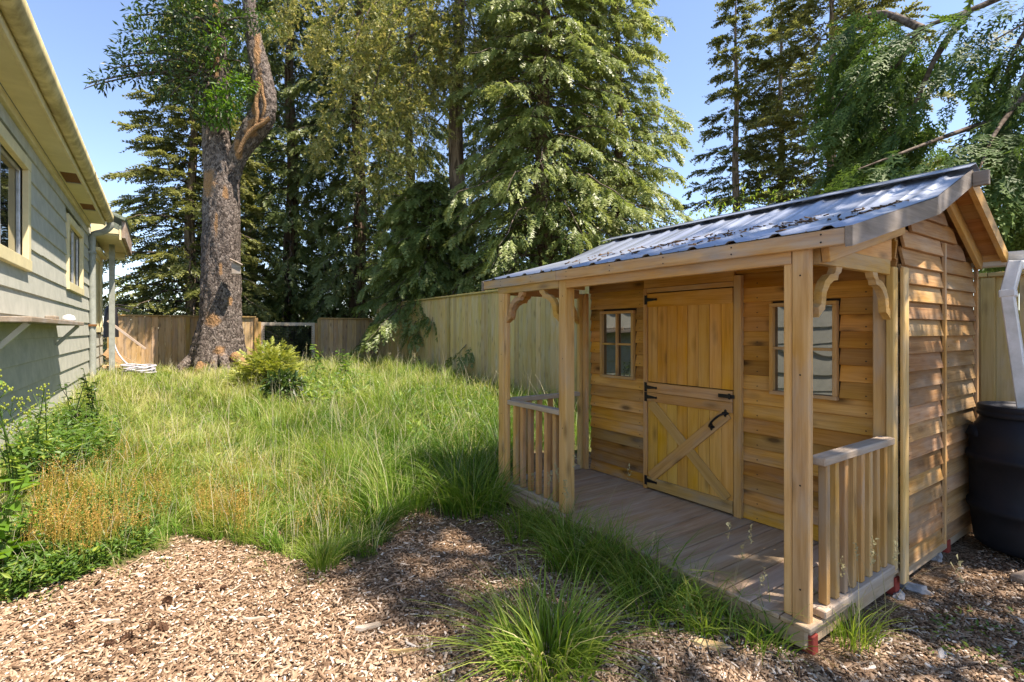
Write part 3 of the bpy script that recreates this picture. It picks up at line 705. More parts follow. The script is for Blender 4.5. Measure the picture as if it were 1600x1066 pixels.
# eave
EU1 = 12.05
box('frieze_board', (HV + .0, HU0, 3.335), (HV + .055, EU1, 3.415), M['cream'], house, 1)
pu = HU0; ks = 0
vents = [(8.35, 8.95), (10.25, 10.8)]
edges = [HU0, 3.2, 5.6, 7.6, 8.35, 8.95, 10.25, 10.8, EU1]
for a, b in zip(edges[:-1], edges[1:]):
    if (a, b) in vents:
        box('soffit_vent', (HV + .057, a + .03, 3.43), (-.86, b - .03, 3.437), M['vent'], house, 1)
        box('soffit_board', (HV + .057, a, 3.419), (HV + .075, b, 3.43), M['soffit'], house, 1); 
    else: box('soffit_board', (HV + .057, a + .002, 3.418), (-.86, b - .002, 3.432), M['soffit'], house, 1)
box('fascia_board', (-.858, HU0, 3.40), (-.832, EU1, 3.60), M['cream'], house, 1)
for (a, b) in ((HU0, 4.3), (4.303, 8.9), (8.903, EU1 + .12)):
    usect('gutter', [(-.828, 3.60), (-.828, 3.475), (-.80, 3.462), (-.755, 3.47), (-.725, 3.53), (-.72, 3.60), (-.735, 3.605)], a, b, M['cream_dirty'], house)
    usect('gutter_joint', [(-.826, 3.46), (-.80, 3.457), (-.752, 3.465), (-.721, 3.528), (-.716, 3.602)], b - .05, b + .004, M['cream_dirty'], house)
beam('roof_slope', (-.80, (HU0 + EU1) / 2, 3.645), (-3.2, (HU0 + EU1) / 2, 4.75), (0, 1, 0), EU1 - HU0, .05, M['moss'], house)
# downspout with swan neck
dp = smooth_path([W(-.77, 12.10, 3.48), W(-.77, 12.12, 3.40), W(-.86, 12.14, 3.30), W(-1.0, 12.16, 3.24), W(-1.035, 12.18, 3.14), W(-1.035, 12.2, 2.2), W(-1.03, 12.2, 1.3), W(-1.035, 12.2, .45)], 30)
tv, tf = tube_np(dp, .055, 12); npmesh('downspout', tv, tf, M['pipe'], house, None, True, origin=dp[-1])
for z in (2.9, 1.55):
    box('pipe_strap', (-1.10, 12.13, z - .02), (-.972, 12.27, z + .02), M['vent'] if z < 2 else M['pipe'], house, 1)
# porch roof beyond the eave
box('porch_ceiling', (HV + .03, 12.55, 3.30), (-.66, 15.3, 3.33), M['soffit'], house, 1)
box('porch_fascia', (-.655, 12.5, 3.22), (-.62, 15.3, 3.50), M['cream'], house, 1)
box('porch_fascia', (-.617, 12.55, 3.27), (-.56, 15.35, 3.62), M['oldwood'], house, 1)
box('porch_beam', (HV + .03, 15.18, 3.14), (-.68, 15.28, 3.295), M['cream'], house, 0)
prism('porch_rake', [(-1.08, 3.335), (-.66, 3.335), (-.66, 3.52), (-1.08, 3.75)], (0, 12.53, 0), (1, 0, 0), (0, 0, 1), .04, M['cream'], house)
beam('porch_roof', (-.55, 13.9, 3.62), (-2.6, 13.9, 4.55), (0, 1, 0), 2.95, .06, M['moss'], house)
box('porch_post', (-.90, 13.85, .3), (-.80, 13.95, 3.30), M['pipe'], house, 2)
# plank shelf fixed to the wall
sh = box('shelf', (HV + .02, 5.3, 1.515), (HV + .29, 8.6, 1.56), M['oldwood'], house, 1, .006)
for u in (5.5, 8.5): beam('shelf_bracket', (HV + .03, u, 1.27), (HV + .24, u, 1.515), (0, 1, 0), .04, .04, M['siding'], sh)
rb = box('wood_block', (HV + .10, 7.2, 1.562), (HV + .19, 7.42, 1.61), M['oldwood'], None, 1, .008); tag(rb, 'small wooden block lying on the shelf on the house wall', 'block')
lv, lf = lathe([(0, 0), (.05, 0), (.06, .03), (.045, .07), (.02, .085), (0, .09)], 12)
pc = W(HV + .17, 8.3, 1.562); o = npmesh('pebble', lv * np.array([1.3, 1, 1]) + np.array(pc), lf, M['white_pvc'], None, None, True, origin=pc); tag(o, 'small white stone sitting at the end of the house shelf', 'stone')

# steps by the house
st = thing('garden_steps', 'brown wooden steps with a pale sloping handrail by the fence', 'steps', (-.6, 14.75, .35))
beam('hand_rail', (-.98, 14.75, 1.68), (-.28, 14.75, 1.02), (0, 1, 0), .07, .05, M['greyrail'], st)
box('newel_post', (-.45, 14.70, .2), (-.36, 14.80, 1.09), M['fence'], st, 2)
beam('stringer', (-1.02, 14.68, .98), (-.44, 14.68, .60), (0, 1, 0), .04, .17, M['fence'], st)
for k in range(3): box('tread', (-1.02 + .19 * k, 14.72, .80 - .16 * k), (-.80 + .19 * k, 15.5, .84 - .16 * k), M['fence'], st, 1)
box('landing', (-1.05, 14.3, .62), (-.72, 14.66, .68), M['fence'], st, 1)
# hose
hs = [W(-.86, 14.2, 1.62), W(-.84, 14.15, 1.25), W(-.75, 14.05, .95), W(-.58, 13.9, .72), W(-.40, 13.7, .60)]
a_ = np.linspace(0, 2 * np.pi * 5, 90)
for t in a_:
    r = .26 + .06 * math.sin(t * 1.37) + .03 * math.sin(5.1 * t); hs.append(W(-.36 + r * math.cos(t) * .9, 13.25 + r * math.sin(t) * 1.2, .60 + .05 * math.sin(t * .73) + .02 * t / 6))
hp = smooth_path(hs, 420); tv, tf = tube_np(hp, .017, 7)
tag(npmesh('garden_hose', tv, tf, M['hose'], None, None, True, origin=hp[150]), 'pale grey garden hose hanging from the porch and heaped in the grass', 'hose')
# black covered shape behind the porch post
gc = W(-.95, 15.25, 0)
cv = thing('covered_grill', 'black cover glimpsed behind the porch post above the fence', 'grill', (-.95, 15.25, 1.3))
lv, lf = lathe([(.01, 2.06), (.07, 2.03), (.12, 1.95), (.14, 1.7), (.15, 1.3)], 12); npmesh('cover', lv + np.array(gc), lf, M['black'], cv, None, True, origin=gc + Vector((0, 0, 1.3)))
beam('handle', (-.85, 15.3, 2.0), (-.60, 15.35, 1.92), (0, 0, 1), .05, .04, M['black'], cv)
beam('side_arm', (-.85, 15.3, 2.08), (-.42, 15.4, 2.0), (0, 0, 1), .015, .015, M['black'], cv)

# ------------------------------------------------------------------ fences
FU = 15.9
def g_uv(v, u):
    p = W(v, u, 0); return float(gz(p.x, p.y))
def fence_run(name, label, along, fixed, a0, a1, ztop, bw, mat, pmat, post_every, thick=.018):
    """vertical board fence along 'v' at u=fixed, or along 'u' at v=fixed; ztop(a) -> height of the cap"""
    mid = (a0 + a1) / 2
    loc = (mid, fixed, .2) if along == 'v' else (fixed, mid, .2)
    t = thing(name, label, 'fence', loc)
    def C(a, o, z): return (a, fixed + o, z) if along == 'v' else (fixed + o, a, z)
    sgn = -1                                                # boards on the camera side of the rails
    n = max(1, int(round((a1 - a0) / bw))); bw = (a1 - a0) / n
    for k in range(n):
        a = a0 + k * bw; zt = ztop(a + bw / 2)
        c = C(a + bw / 2, 0, 0); zb = g_uv(c[0], c[1]) - .05
        o = sgn * (.004 + random.uniform(0, .006))
        x0, x1 = a + .0025, a + bw - .0025
        p = C((x0 + x1) / 2, o, zb); q = C((x0 + x1) / 2, o, zt - .03 + random.uniform(-.004, .004))
        beam('board', p, q, (1, 0, 0) if along == 'v' else (0, 1, 0), x1 - x0, thick, mat, t, .003)
    m_ = max(1, int(round((a1 - a0) / post_every)))
    for k in range(m_ + 1):
        a = a0 + (a1 - a0) * k / m_; zt = ztop(a); c = C(a, 0, 0); zb = g_uv(c[0], c[1]) - .1
        p = C(a, -.036, zb); q = C(a, -.036, zt - .035)
        beam('post', p, q, (1, 0, 0) if along == 'v' else (0, 1, 0), .09, .05, pmat, t, .004)
    for k in range(m_):
        b0 = a0 + (a1 - a0) * k / m_; b1 = a0 + (a1 - a0) * (k + 1) / m_
        beam('cap_rail', C(b0 + .002, -.012, ztop(b0) - .008), C(b1 - .002, -.012, ztop(b1) - .008), C(0, 1, 0) if False else ((0, 1, 0) if along == 'v' else (1, 0, 0)), .11, .036, pmat, t, .004)
        for zz in (.45, 1.1):
            beam('back_rail', C(b0, .035, ztop(b0) - zz), C(b1, .035, ztop(b1) - zz), (0, 0, 1), .085, .036, pmat, t)
    return t
fence_run('board_fence', 'brown cedar board fence behind the big tree trunk', 'v', FU, -1.02, 2.22, lambda a: 1.845, .142, M['fence'], M['fence_post'], 1.62)
fence_run('board_fence', 'short low cedar fence section between the mesh gate and the tall fence', 'v', FU, 3.93, 5.76, lambda a: 1.835, .142, M['fence'], M['fence_post'], 1.83)
fence_run('board_fence', 'tall pale tan board fence running along the side to behind the shed', 'u', 5.80, -1.2, FU + .03, lambda a: 2.29 - .36 * float(1 - sstep(a, 2.0, 6.5)), .142, M['tall'], M['tall_post'], 2.45)
# wire gate
g0, g1 = 2.30, 3.86
gt = thing('garden_gate', 'wooden framed gate with black wire mesh beside the round bush', 'gate', (3.08, FU, .4))
zb = .42
box('gate_post', (g0 - .05, FU - .05, .1), (g0 + .05, FU + .05, 1.70), M['fence_post'], gt, 2); box('gate_post', (g1 - .045, FU - .05, .1), (g1 + .045, FU + .05, 1.68), M['fence_post'], gt, 2)
box('top_rail', (g0 + .052, FU - .02, 1.60), (g1 - .047, FU + .02, 1.69), M['greyrail'], gt, 0)
box('side_rail', (g1 - .14, FU - .019, .35), (g1 - .05, FU + .021, 1.598), M['greyrail'], gt, 2); box('side_rail', (g0 + .055, FU - .019, .35), (g0 + .145, FU + .021, 1.598), M['greyrail'], gt, 2)
box('bottom_rail', (g0 + .147, FU - .02, .35), (g1 - .142, FU + .02, .43), M['greyrail'], gt, 0)
J = Join()
for a in np.arange(g0 + .15, g1 - .14, .07):
    v_, f_ = tube_np([W(a, FU - .022, .36), W(a, FU - .022, 1.62)], .0035, 4); J.add(v_, f_)
for z in np.arange(.45, 1.6, .07):
    v_, f_ = tube_np([W(g0 + .1, FU - .025, z), W(g1 - .1, FU - .025, z)], .0035, 4); J.add(v_, f_)
v_, f_, _ = J.get(); tag(npmesh('wire_mesh', v_, f_, M['wire'], gt, origin=W(3.08, FU, .4)), kind='stuff')

#@@TREES@@
# ------------------------------------------------------------------ trees
def leaflet_frond(n, wmax, llen, ang=50, jit=.12, sub=0, droop=.18, seed=1):
    """flat fern-like spray, length 1 along x; returns soup verts (3k,3) and per-vert tip factor"""
    r = np.random.default_rng(seed); V_ = []; T_ = []
    def tri(a, b, c, t): V_.extend([a, b, c]); T_.extend([t, t, t + .25])
    for k in range(n):
        s = (k + .6) / (n + .3); env = llen * (1 - s) ** .55 * min(1, .45 + s * 2.2)
        for sg in (-1, 1):
            ss = s + r.uniform(-.3, .3) / n; a = math.radians(ang + r.uniform(-12, 12)); l = env * r.uniform(.75, 1.15)
            z0 = -droop * ss ** 2; base = np.array([ss, 0, z0]); d = np.array([math.cos(a), sg * math.sin(a), -.12 + r.uniform(-jit, jit)])
            tip = base + d * l; hw = wmax * .5
            if sub == 0:
                tri(base - [hw, 0, 0], base + [hw, 0, 0], tip, s)
            else:
                tri(base - [hw * .5, 0, 0], base + [hw * .5, 0, 0], tip, s)
                for q in range(sub):
                    f = (q + .5) / sub; m = base + d * l * f; l2 = l * .55 * (1.15 - f)
                    for g in (-1, 1):
                        aa = a + g * .75; d2 = np.array([math.cos(aa), sg * math.sin(aa), r.uniform(-.25, .05)])
                        tri(m - d * hw * .6, m + d * hw * .6, m + d2 * l2, s)
    tri(np.array([.8, -wmax * .4, -droop * .64]), np.array([.8, wmax * .4, -droop * .64]), np.array([1.06, 0, -droop * 1.1]), 1.)
    return np.array(V_), np.array(T_)
def fir_sprig(n, llen, wmax, seed=2):
    r = np.random.default_rng(seed); V_ = []; T_ = []
    for k in range(n):
        s = (k + .5) / n
        for q in range(3):
            az = r.uniform(0, 6.28); a = math.radians(r.uniform(38, 65)); l = llen * (1.05 - s * .5) * r.uniform(.7, 1.2)
            d = np.array([math.cos(a), math.sin(a) * math.cos(az), math.sin(a) * math.sin(az) * .6])
            base = np.array([s, 0, -.10 * s * s]); side = np.array([-d[1], d[0], 0]); side /= np.linalg.norm(side) + 1e-6
            V_.extend([base - side * wmax * .5, base + side * wmax * .5, base + d * l]); T_.extend([s, s, s + .25])
    return np.array(V_), np.array(T_)
FR = {'cedar': [leaflet_frond(5, .17, .46, 48, seed=s, jit=.2) for s in (1, 2, 3)], 'cedar_shade': [leaflet_frond(10, .10, .36, 48, seed=s) for s in (1, 2, 3)], 'cedar_fine': [leaflet_frond(7, .15, .44, 46, sub=2, seed=s, droop=.35) for s in (4, 5, 6)],
      'fir': [fir_sprig(5, .36, .17, s) for s in (7, 8, 9)]}
DENS = {'cedar': 1.85, 'fir': 1.5}; FLEN = {'cedar': .74, 'fir': .82}
def frames(d, nrm):
    d = d / (np.linalg.norm(d, axis=1)[:, None] + 1e-9)
    y = np.cross(nrm, d); y /= np.linalg.norm(y, axis=1)[:, None] + 1e-9
    return np.stack([d, y, np.cross(d, y)], 2)
def scatter(P_, D_, N_, L_, T_, kind, tipgain=.25):
    """instantiate fronds of a kind at P_ pointing D_ with normal N_, length L_, tone T_"""
    outV = []; outT = []; R = frames(D_, N_); pick = rng.integers(0, 3, len(P_))
    for s in range(3):
        m = pick == s
        if not m.any(): continue
        pv, ptip = FR[kind][s]
        V_ = np.einsum('nij,mj->nmi', R[m], pv) * L_[m][:, None, None] + P_[m][:, None]
        outV.append(V_.reshape(-1, 3)); outT.append((T_[m][:, None] + (ptip[None] - .4) * tipgain).ravel())
    V_ = np.concatenate(outV); return V_, np.clip(np.concatenate(outT), 0, 1)
def visible(P_, m=140):
    px, py = proj(P_[:, 0], P_[:, 1], P_[:, 2]); return (P_[:, 1] > .3) & (px > -m) & (px < 1600 + m) & (py > -m) & (py < 1100)
def branch_fronds(path, nf, spread, kind, flen, hang, tone, grow=1.0, s0=.04, drop=0, jit=0):
    """fronds along a branch path (k,3)"""
    k = len(path); s = s0 + (1 - s0) * rng.random(nf) ** .8; f = s * (k - 1); i0 = np.minimum(f.astype(int), k - 2); fr = (f - i0)[:, None]
    p = path[i0] * (1 - fr) + path[i0 + 1] * fr; d = path[i0 + 1] - path[i0]; d /= np.linalg.norm(d, axis=1)[:, None] + 1e-9
    side = np.cross(d, [0, 0, 1.]); side /= np.linalg.norm(side, axis=1)[:, None] + 1e-9
    sg = rng.choice([-1, 1], nf)[:, None]; L = np.linalg.norm(path[-1] - path[0])
    off = (rng.random(nf) ** .7 * spread * L * (1.02 - s) ** .7)[:, None]
    dr = d * .75 + side * sg * rng.uniform(.25, 1.0, nf)[:, None]; dr[:, 2] -= hang * rng.uniform(.4, 1.3, nf)
    dr = dr + rng.normal(0, 1, (nf, 3)) * jit
    P_ = p + (side * sg * .8 + d * .5) * off + rng.normal(0, 1, (nf, 3)) * (.22 * jit); P_[:, 2] -= (hang * .45 * off[:, 0] + .03) + drop * rng.random(nf) ** 1.4 * (.35 + .65 * (np.sin(s * 23 + rng.uniform(0, 6)) > -.2))
    nm = np.tile([0, 0, 1.], (nf, 1)) + rng.normal(0, .38, (nf, 3)) + side * sg * .4 * hang
    ln = flen * rng.uniform(.6, 1.2, nf) * grow
    t = np.clip(tone + .22 * (s - .6) + rng.normal(0, .13, nf), 0, 1)
    return P_, dr, nm, ln, t
def conifer(name, label, base, H, r0, cb, R, nbr, nf, kind, flen, mat, bmat, group, tone=.5, rise=.25, droop=.5, hang=.5, spread=.35, lean=(0, 0), shape=.75, boughs=None, cull=True, seed=0, tipgain=.25, sides=12, drop=0, jit=0):
    base = Vector(base); t = thing(name, label, 'tree', base, group, True)
    nf = nf * DENS.get(kind, 1); flen = flen * FLEN.get(kind, 1)
    n = 26; zz = np.linspace(-.3, H, n); tt = np.clip(zz / H, 0, 1)
    path = np.stack([base.x + lean[0] * tt + .06 * np.sin(zz * .8 + seed), base.y + lean[1] * tt + .05 * np.cos(zz * .7 + seed), base.z + zz], 1)
    rad = r0 * (1 - tt) ** .8 + .015 + r0 * .45 * np.exp(-np.maximum(zz, 0) / .5)
    tv, tf = tube_np(path, rad, sides); npmesh('trunk', tv, tf, bmat, t, None, True, origin=base)
    J = Join(); PA = []
    for k in range(nbr):
        tb = ((k + rng.random()) / nbr) ** 1.05; z = cb + (H - cb) * tb
        az = k * 2.39996 + rng.uniform(-.4, .4); L = (R * (1 - tb) ** shape * rng.uniform(.62, 1.12) + .15)
        dh = np.array([math.cos(az), math.sin(az), 0]); m_ = 9; s = np.linspace(0, 1, m_)
        ris = rise * (.4 + 1.1 * tb); dro = droop * (1.2 - .6 * tb)
        c0 = np.array([np.interp(z, zz, path[:, 0]), np.interp(z, zz, path[:, 1]), base.z + z])
        wig = rng.normal(0, .03 * L, (m_, 3)); wig[0] = 0
        br = c0 + dh * (L * s)[:, None] + np.array([0, 0, 1.]) * (L * (ris * s - dro * s ** 2 + .22 * dro * np.maximum(s - .7, 0)))[:, None] + wig * .6
        v_, f_ = tube_np(br, np.linspace(max(.012, L * .012), .004, m_), 4); J.add(v_, f_)
        nn = int(nf * (.25 + L / R)); PA.append(branch_fronds(br, nn, spread, kind, flen, hang, tone + rng.normal(0, .07)))
    for (bp, nn, grow) in (boughs or []):
        br = smooth_path(bp, 12); v_, f_ = tube_np(br, np.linspace(.045, .006, 12), 6); J.add(v_, f_)
        PA.append(branch_fronds(br, int(nn * DENS.get(kind, 1)), spread, kind, flen, hang, tone, grow, drop=drop, jit=jit))
    P_, D_, N_, L_, T_ = [np.concatenate(x) for x in zip(*PA)]
    if not cull:                                             # limbs lopped where they would hang into the view
        keep = ~visible(P_, 70); P_, D_, N_, L_, T_ = P_[keep], D_[keep], N_[keep], L_[keep], T_[keep]
    if cull:                                                 # what never comes into view is kept thinner, with larger sprays
        vis = visible(P_, 260); keep = vis | (rng.random(len(P_)) < .3); L_ = np.where(vis, L_, L_ * 1.7)
        P_, D_, N_, L_, T_ = P_[keep], D_[keep], N_[keep], L_[keep], T_[keep]
    v_, ti = scatter(P_, D_, N_, L_, T_, kind, tipgain)
    npmesh('crown', v_, np.arange(len(v_)).reshape(-1, 3), M[mat], t, {'tint': ti}, False, origin=base)
    v_, f_, _ = J.get(); tag(npmesh('branches', v_, f_, M['twig'], t, None, True, origin=base), kind='stuff')
    return t
def gp(px, D):
    x = (px - CX) / F * D; return (x, D, float(gz(x, D)))
GB = 'conifers beyond the fence'
conifer('conifer_tree', 'pale green fir left of the big trunk with sloping tip against the sky', gp(300, 17), 12.5, .2, .7, 3.5, 165, 62, 'fir', .48, 'fir_far', M['bark_fir'], GB, .62, .28, .40, .3, .36, seed=1, shape=.85)
conifer('conifer_tree', 'shaded cedar filling the gap just behind the forked trunk', gp(455, 20), 19, .3, 1.2, 3.6, 160, 38, 'cedar', .70, 'cedar_shaded', M['bark_cedar'], GB, .55, .25, .55, .5, .36, seed=2)
conifer('conifer_tree', 'shaded cedar above the short low fence section', gp(560, 19.5), 20, .3, 1.0, 3.4, 160, 38, 'cedar', .68, 'cedar_shaded', M['bark_cedar'], GB, .62, .25, .55, .5, .36, seed=3)
conifer('conifer_tree', 'thin shaded cedar behind the wire gate', gp(390, 24), 20, .28, 1.0, 3.8, 110, 34, 'cedar', .80, 'cedar_shaded', M['bark_cedar'], GB, .6, .25, .55, .5, .36, seed=4)
conifer('conifer_tree', 'shadowy cedar deep between the fir trunk and the forked tree', gp(640, 25), 22, .3, 1.0, 4.2, 110, 36, 'cedar', .9, 'cedar_shaded', M['bark_cedar'], GB, .6, .25, .5, .5, .36, seed=14)
conifer('conifer_tree', 'shadowy cedar deep behind the big bright cedar', gp(800, 23), 22, .3, 1.0, 4.0, 110, 36, 'cedar', .9, 'cedar_shaded', M['bark_cedar'], GB, .6, .25, .5, .5, .36, seed=15)
fb = []
for (a, b_, c) in [((712, -60, 16), (640, -10, 15), (575, 70, 14.2)), ((716, 40, 16), (650, 80, 15), (600, 210, 14)), ((714, 0, 16), (690, 80, 15.2), (650, 250, 14.4)), ((712, -40, 16), (560, -10, 15), (490, 70, 14.5)),
                   ((712, -30, 16), (590, 0, 14.8), (540, 120, 14)), ((716, -20, 16), (740, 40, 15), (745, 110, 14.4)), ((712, 10, 16), (690, 70, 15), (680, 130, 14.6)), ((712, -80, 16), (500, -60, 15), (440, 30, 14.5)),
                   ((712, 60, 16), (640, 150, 15), (600, 280, 14.5)), ((712, -50, 16), (620, 30, 14.6), (560, 240, 14.2)), ((712, 20, 16), (560, 110, 15), (500, 230, 14.6)), ((712, -90, 16), (650, -40, 15), (690, 60, 14.5)), ((712, 20, 16), (660, 60, 15), (640, 160, 14))]:
    fb.append(([pt(*a), pt(*b_), pt(*c)], 400, 1.0))
conifer('conifer_tree', 'tall fir with straight brown trunk and yellowish drooping tips', gp(715, 16), 19, .31, 8.0, 3.0, 60, 32, 'fir', .29, 'fir', M['bark_fir'], GB, .55, .1, .5, .12, .55, seed=5, boughs=fb, tipgain=.6, drop=.45, jit=.8)
conifer('conifer_tree', 'big bright green cedar with drooping sprays over the tall fence', gp(850, 14.8), 17, .25, 1.5, 3.7, 300, 52, 'cedar', .50, 'cedar', M['bark_cedar'], GB, .60, .28, .58, .62, .38, seed=6, shape=.55)
conifer('conifer_tree', 'mid green cedar overhanging the tall fence by its far corner', gp(675, 15.4), 5.6, .14, 1.6, 2.5, 130, 44, 'cedar', .48, 'cedar', M['bark_cedar'], GB, .45, .25, .58, .65, .36, seed=7, shape=.6)
conifer('conifer_tree', 'bright cedar showing just left of the shed roof ridge', gp(965, 15.5), 13.5, .2, .6, 2.7, 170, 42, 'cedar', .50, 'cedar', M['bark_cedar'], GB, .65, .3, .55, .55, .38, seed=8, shape=.55)
conifer('conifer_tree', 'distant fir with open layered branches in the middle of the sky gap', gp(1150, 29), 20.5, .28, 1.6, 3.7, 80, 46, 'fir', .72, 'fir_far', M['bark_fir'], GB, .5, .12, .22, .2, .34, seed=9, shape=.62)
conifer('conifer_tree', 'broad distant fir rising behind the shed roof', gp(1300, 27), 22, .34, 1.6, 6.3, 110, 70, 'fir', .78, 'fir_far', M['bark_fir'], GB, .6, .12, .24, .25, .34, seed=10, shape=.42)
conifer('conifer_tree', 'slim distant fir half hidden behind the broad one', gp(1220, 31), 22, .28, 1.6, 4.4, 75, 44, 'fir', .8, 'fir_far', M['bark_fir'], GB, .55, .12, .24, .25, .34, seed=11, shape=.55)
nb_ = []
for pth, nn in [(((1700, -110, 5.6), (1600, -25, 5.6), (1520, 15, 5.6), (1440, 45, 5.8), (1360, 95, 6.0), (1300, 180, 6.2)), 260), (((1510, 22, 5.6), (1462, 90, 5.6), (1415, 190, 5.8), (1350, 250, 6.0)), 170),
                (((1720, 10, 4.8), (1640, 60, 4.8), (1590, 140, 4.9), (1555, 240, 5.0)), 120), (((1720, 160, 4.9), (1630, 220, 5.0), (1590, 300, 5.2), (1575, 380, 5.4)), 170),
                (((1440, 45, 5.8), (1370, 20, 6.2), (1320, 60, 6.4), (1300, 150, 6.8)), 150), (((1700, 90, 5.4), (1600, 170, 5.3), (1500, 205, 5.2), (1420, 235, 5.0), (1340, 265, 4.9)), 220),
                (((1440, 45, 5.8), (1390, 120, 6.2), (1350, 190, 6.4), (1300, 270, 6.8)), 170), (((1720, -60, 5.2), (1640, 0, 5.2), (1590, 70, 5.2), (1560, 150, 5.3)), 120), (((1720, 260, 5.8), (1640, 320, 6), (1590, 370, 6.4)), 150),
                (((1700, 60, 5.0), (1620, 130, 4.9), (1560, 200, 4.7), (1530, 265, 4.5)), 110), (((1420, 60, 6.0), (1370, 150, 6.2), (1400, 240, 6.2)), 130)]:
    nb_.append(([pt(*q) for q in pth], int(nn * .8), 1.0))
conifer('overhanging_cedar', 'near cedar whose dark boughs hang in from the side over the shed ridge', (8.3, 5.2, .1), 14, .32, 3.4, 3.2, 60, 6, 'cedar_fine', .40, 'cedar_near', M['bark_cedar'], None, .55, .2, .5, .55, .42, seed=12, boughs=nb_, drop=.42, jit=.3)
conifer('shade_cedar', 'cedar standing just outside the view that throws dappled shade on the mulch', (5.5, 1.35, 0), 13.0, .28, 3.8, 3.5, 76, 16, 'cedar_shade', .50, 'cedar_near', M['bark_cedar'], None, .5, .25, .35, .5, .35, seed=13, cull=False, shape=.8)

# ---- the big forked tree
def P3(px, py, D=12.8): return pt(px, py, D)
bt = thing('forked_tree', 'large old tree with flaking grey bark, forked trunk and flared roots', 'tree', gp(339, 12.8), None, True)
def ringtube(rows, D, sides=88, per=15, rough=.03, flare=None):
    """rows: (py, left px, right px); returns verts, quads and per-vert (height, angle)"""
    rows = sorted(rows, key=lambda r: -r[0]); c = np.array([[(a + b) / 2, y, (b - a) / 2] for y, a, b in rows], float)
    n = (len(c) - 1) * per + 1; sp = smooth_path(c, n)
    th = np.linspace(0, 2 * np.pi, sides, endpoint=False); Vt = []; info = []
    for k, (x, y, h) in enumerate(sp):
        p = pt(x, y, D); r = h / F * D
        for t in th:
            z = p.z; q = r * (1 + rough * (math.sin(3 * t + z * 1.1) + .7 * math.sin(5 * t - z * 2.3) + .6 * math.sin(9 * t + 4 * z) + .4 * math.sin(17 * t - 7 * z)))
            if flare:
                e = math.exp(-max(z - flare, 0) / .42); q *= 1 + e * (.16 * math.sin(4 * t + .6) + .11 * math.sin(7 * t + 1) + .05 * math.sin(13 * t + z * 9))
            dd_, _pp = noise.voronoi(Vector((p.x + r * math.cos(t), p.y + r * math.sin(t), z * .5)) * 9.0)
            q += .05 * min(dd_[1] - dd_[0], .45) - .018 + r * .006 * rng.normal()
            Vt.append((p.x + q * math.cos(t), p.y + q * math.sin(t), z)); info.append((z, t))
    i, j = np.meshgrid(np.arange(n - 1), np.arange(sides), indexing='ij'); j2 = (j + 1) % sides
    return np.array(Vt), np.stack([i * sides + j, i * sides + j2, (i + 1) * sides + j2, (i + 1) * sides + j], -1).reshape(-1, 4), np.array(info)
TL = [(612, 284, 392), (590, 290, 386), (575, 297, 381), (555, 301, 379), (530, 308, 377), (500, 316, 375), (460, 318, 374), (400, 319, 373), (330, 320.5, 372.5), (280, 321, 371), (245, 319, 366), (215, 318, 358), (170, 320, 358), (120, 322, 357), (60, 323, 352), (0, 322, 348), (-80, 322, 344), (-200, 325, 342), (-380, 328, 340)]
TR = [(330, 342, 370), (290, 346, 373), (255, 353, 381), (225, 366, 401), (200, 378, 420), (178, 391, 429), (155, 400, 431), (130, 396, 427), (100, 390, 420), (60, 385, 409), (20, 381, 401), (-40, 378, 396), (-150, 376, 390), (-300, 380, 388)]
for nm, rows, fl in (('trunk', TL, .45), ('trunk', TR, None)):
    tv, tq, inf = ringtube(rows, 12.8, flare=fl)
    px, py = proj(tv[:, 0], tv[:, 1], tv[:, 2]); sc = np.zeros(len(tv))
    spots = [(332, 500, 16, 14), (342, 548, 12, 9), (326, 286, 13, 22), (338, 350, 4, 22), (334, 20, 8, 40), (337, 85, 9, 50), (322, 575, 18, 8), (360, 470, 5, 9), (345, 420, 4, 14), (352, 300, 6, 12)] if fl else [(392, 205, 12, 14), (404, 190, 17, 11), (372, 232, 9, 22), (404, 130, 8, 28), (398, 165, 7, 24), (402, 80, 7, 34)]
    front = np.cos(inf[:, 1] + np.pi / 2) > -.1
    for (a, b_, ra, rb) in spots: sc = np.maximum(sc, np.exp(-(((px - a) / ra) ** 2 + ((py - b_) / rb) ** 2)) * front * .98)
    npmesh(nm, tv, tq, M['bark_big'], bt, {'tint': sc}, True, origin=bt.location)
# torn scar: hollow with raised lips on the right stem
J = Join()
for pts_, rr in (([(372, 240), (384, 216), (398, 200), (412, 192), (421, 184)], .055), ([(399, 196), (402, 178), (400, 160), (404, 144), (410, 128)], .05), ([(410, 182), (414, 165), (410, 146), (408, 120)], .035)):
    pth = smooth_path([pt(a, b_, 12.8 - .33) for a, b_ in pts_], 14); v_, f_ = tube_np(pth, rr * (.6 + .5 * np.sin(np.linspace(.3, 2.9, 14))), 8); J.add(v_ + rng.normal(0, .006, v_.shape), f_, 1.2)
v_, f_, a_ = J.get(); npmesh('bark_scar', v_, f_, M['bark_big'], bt, {'tint': a_}, True, origin=bt.location)
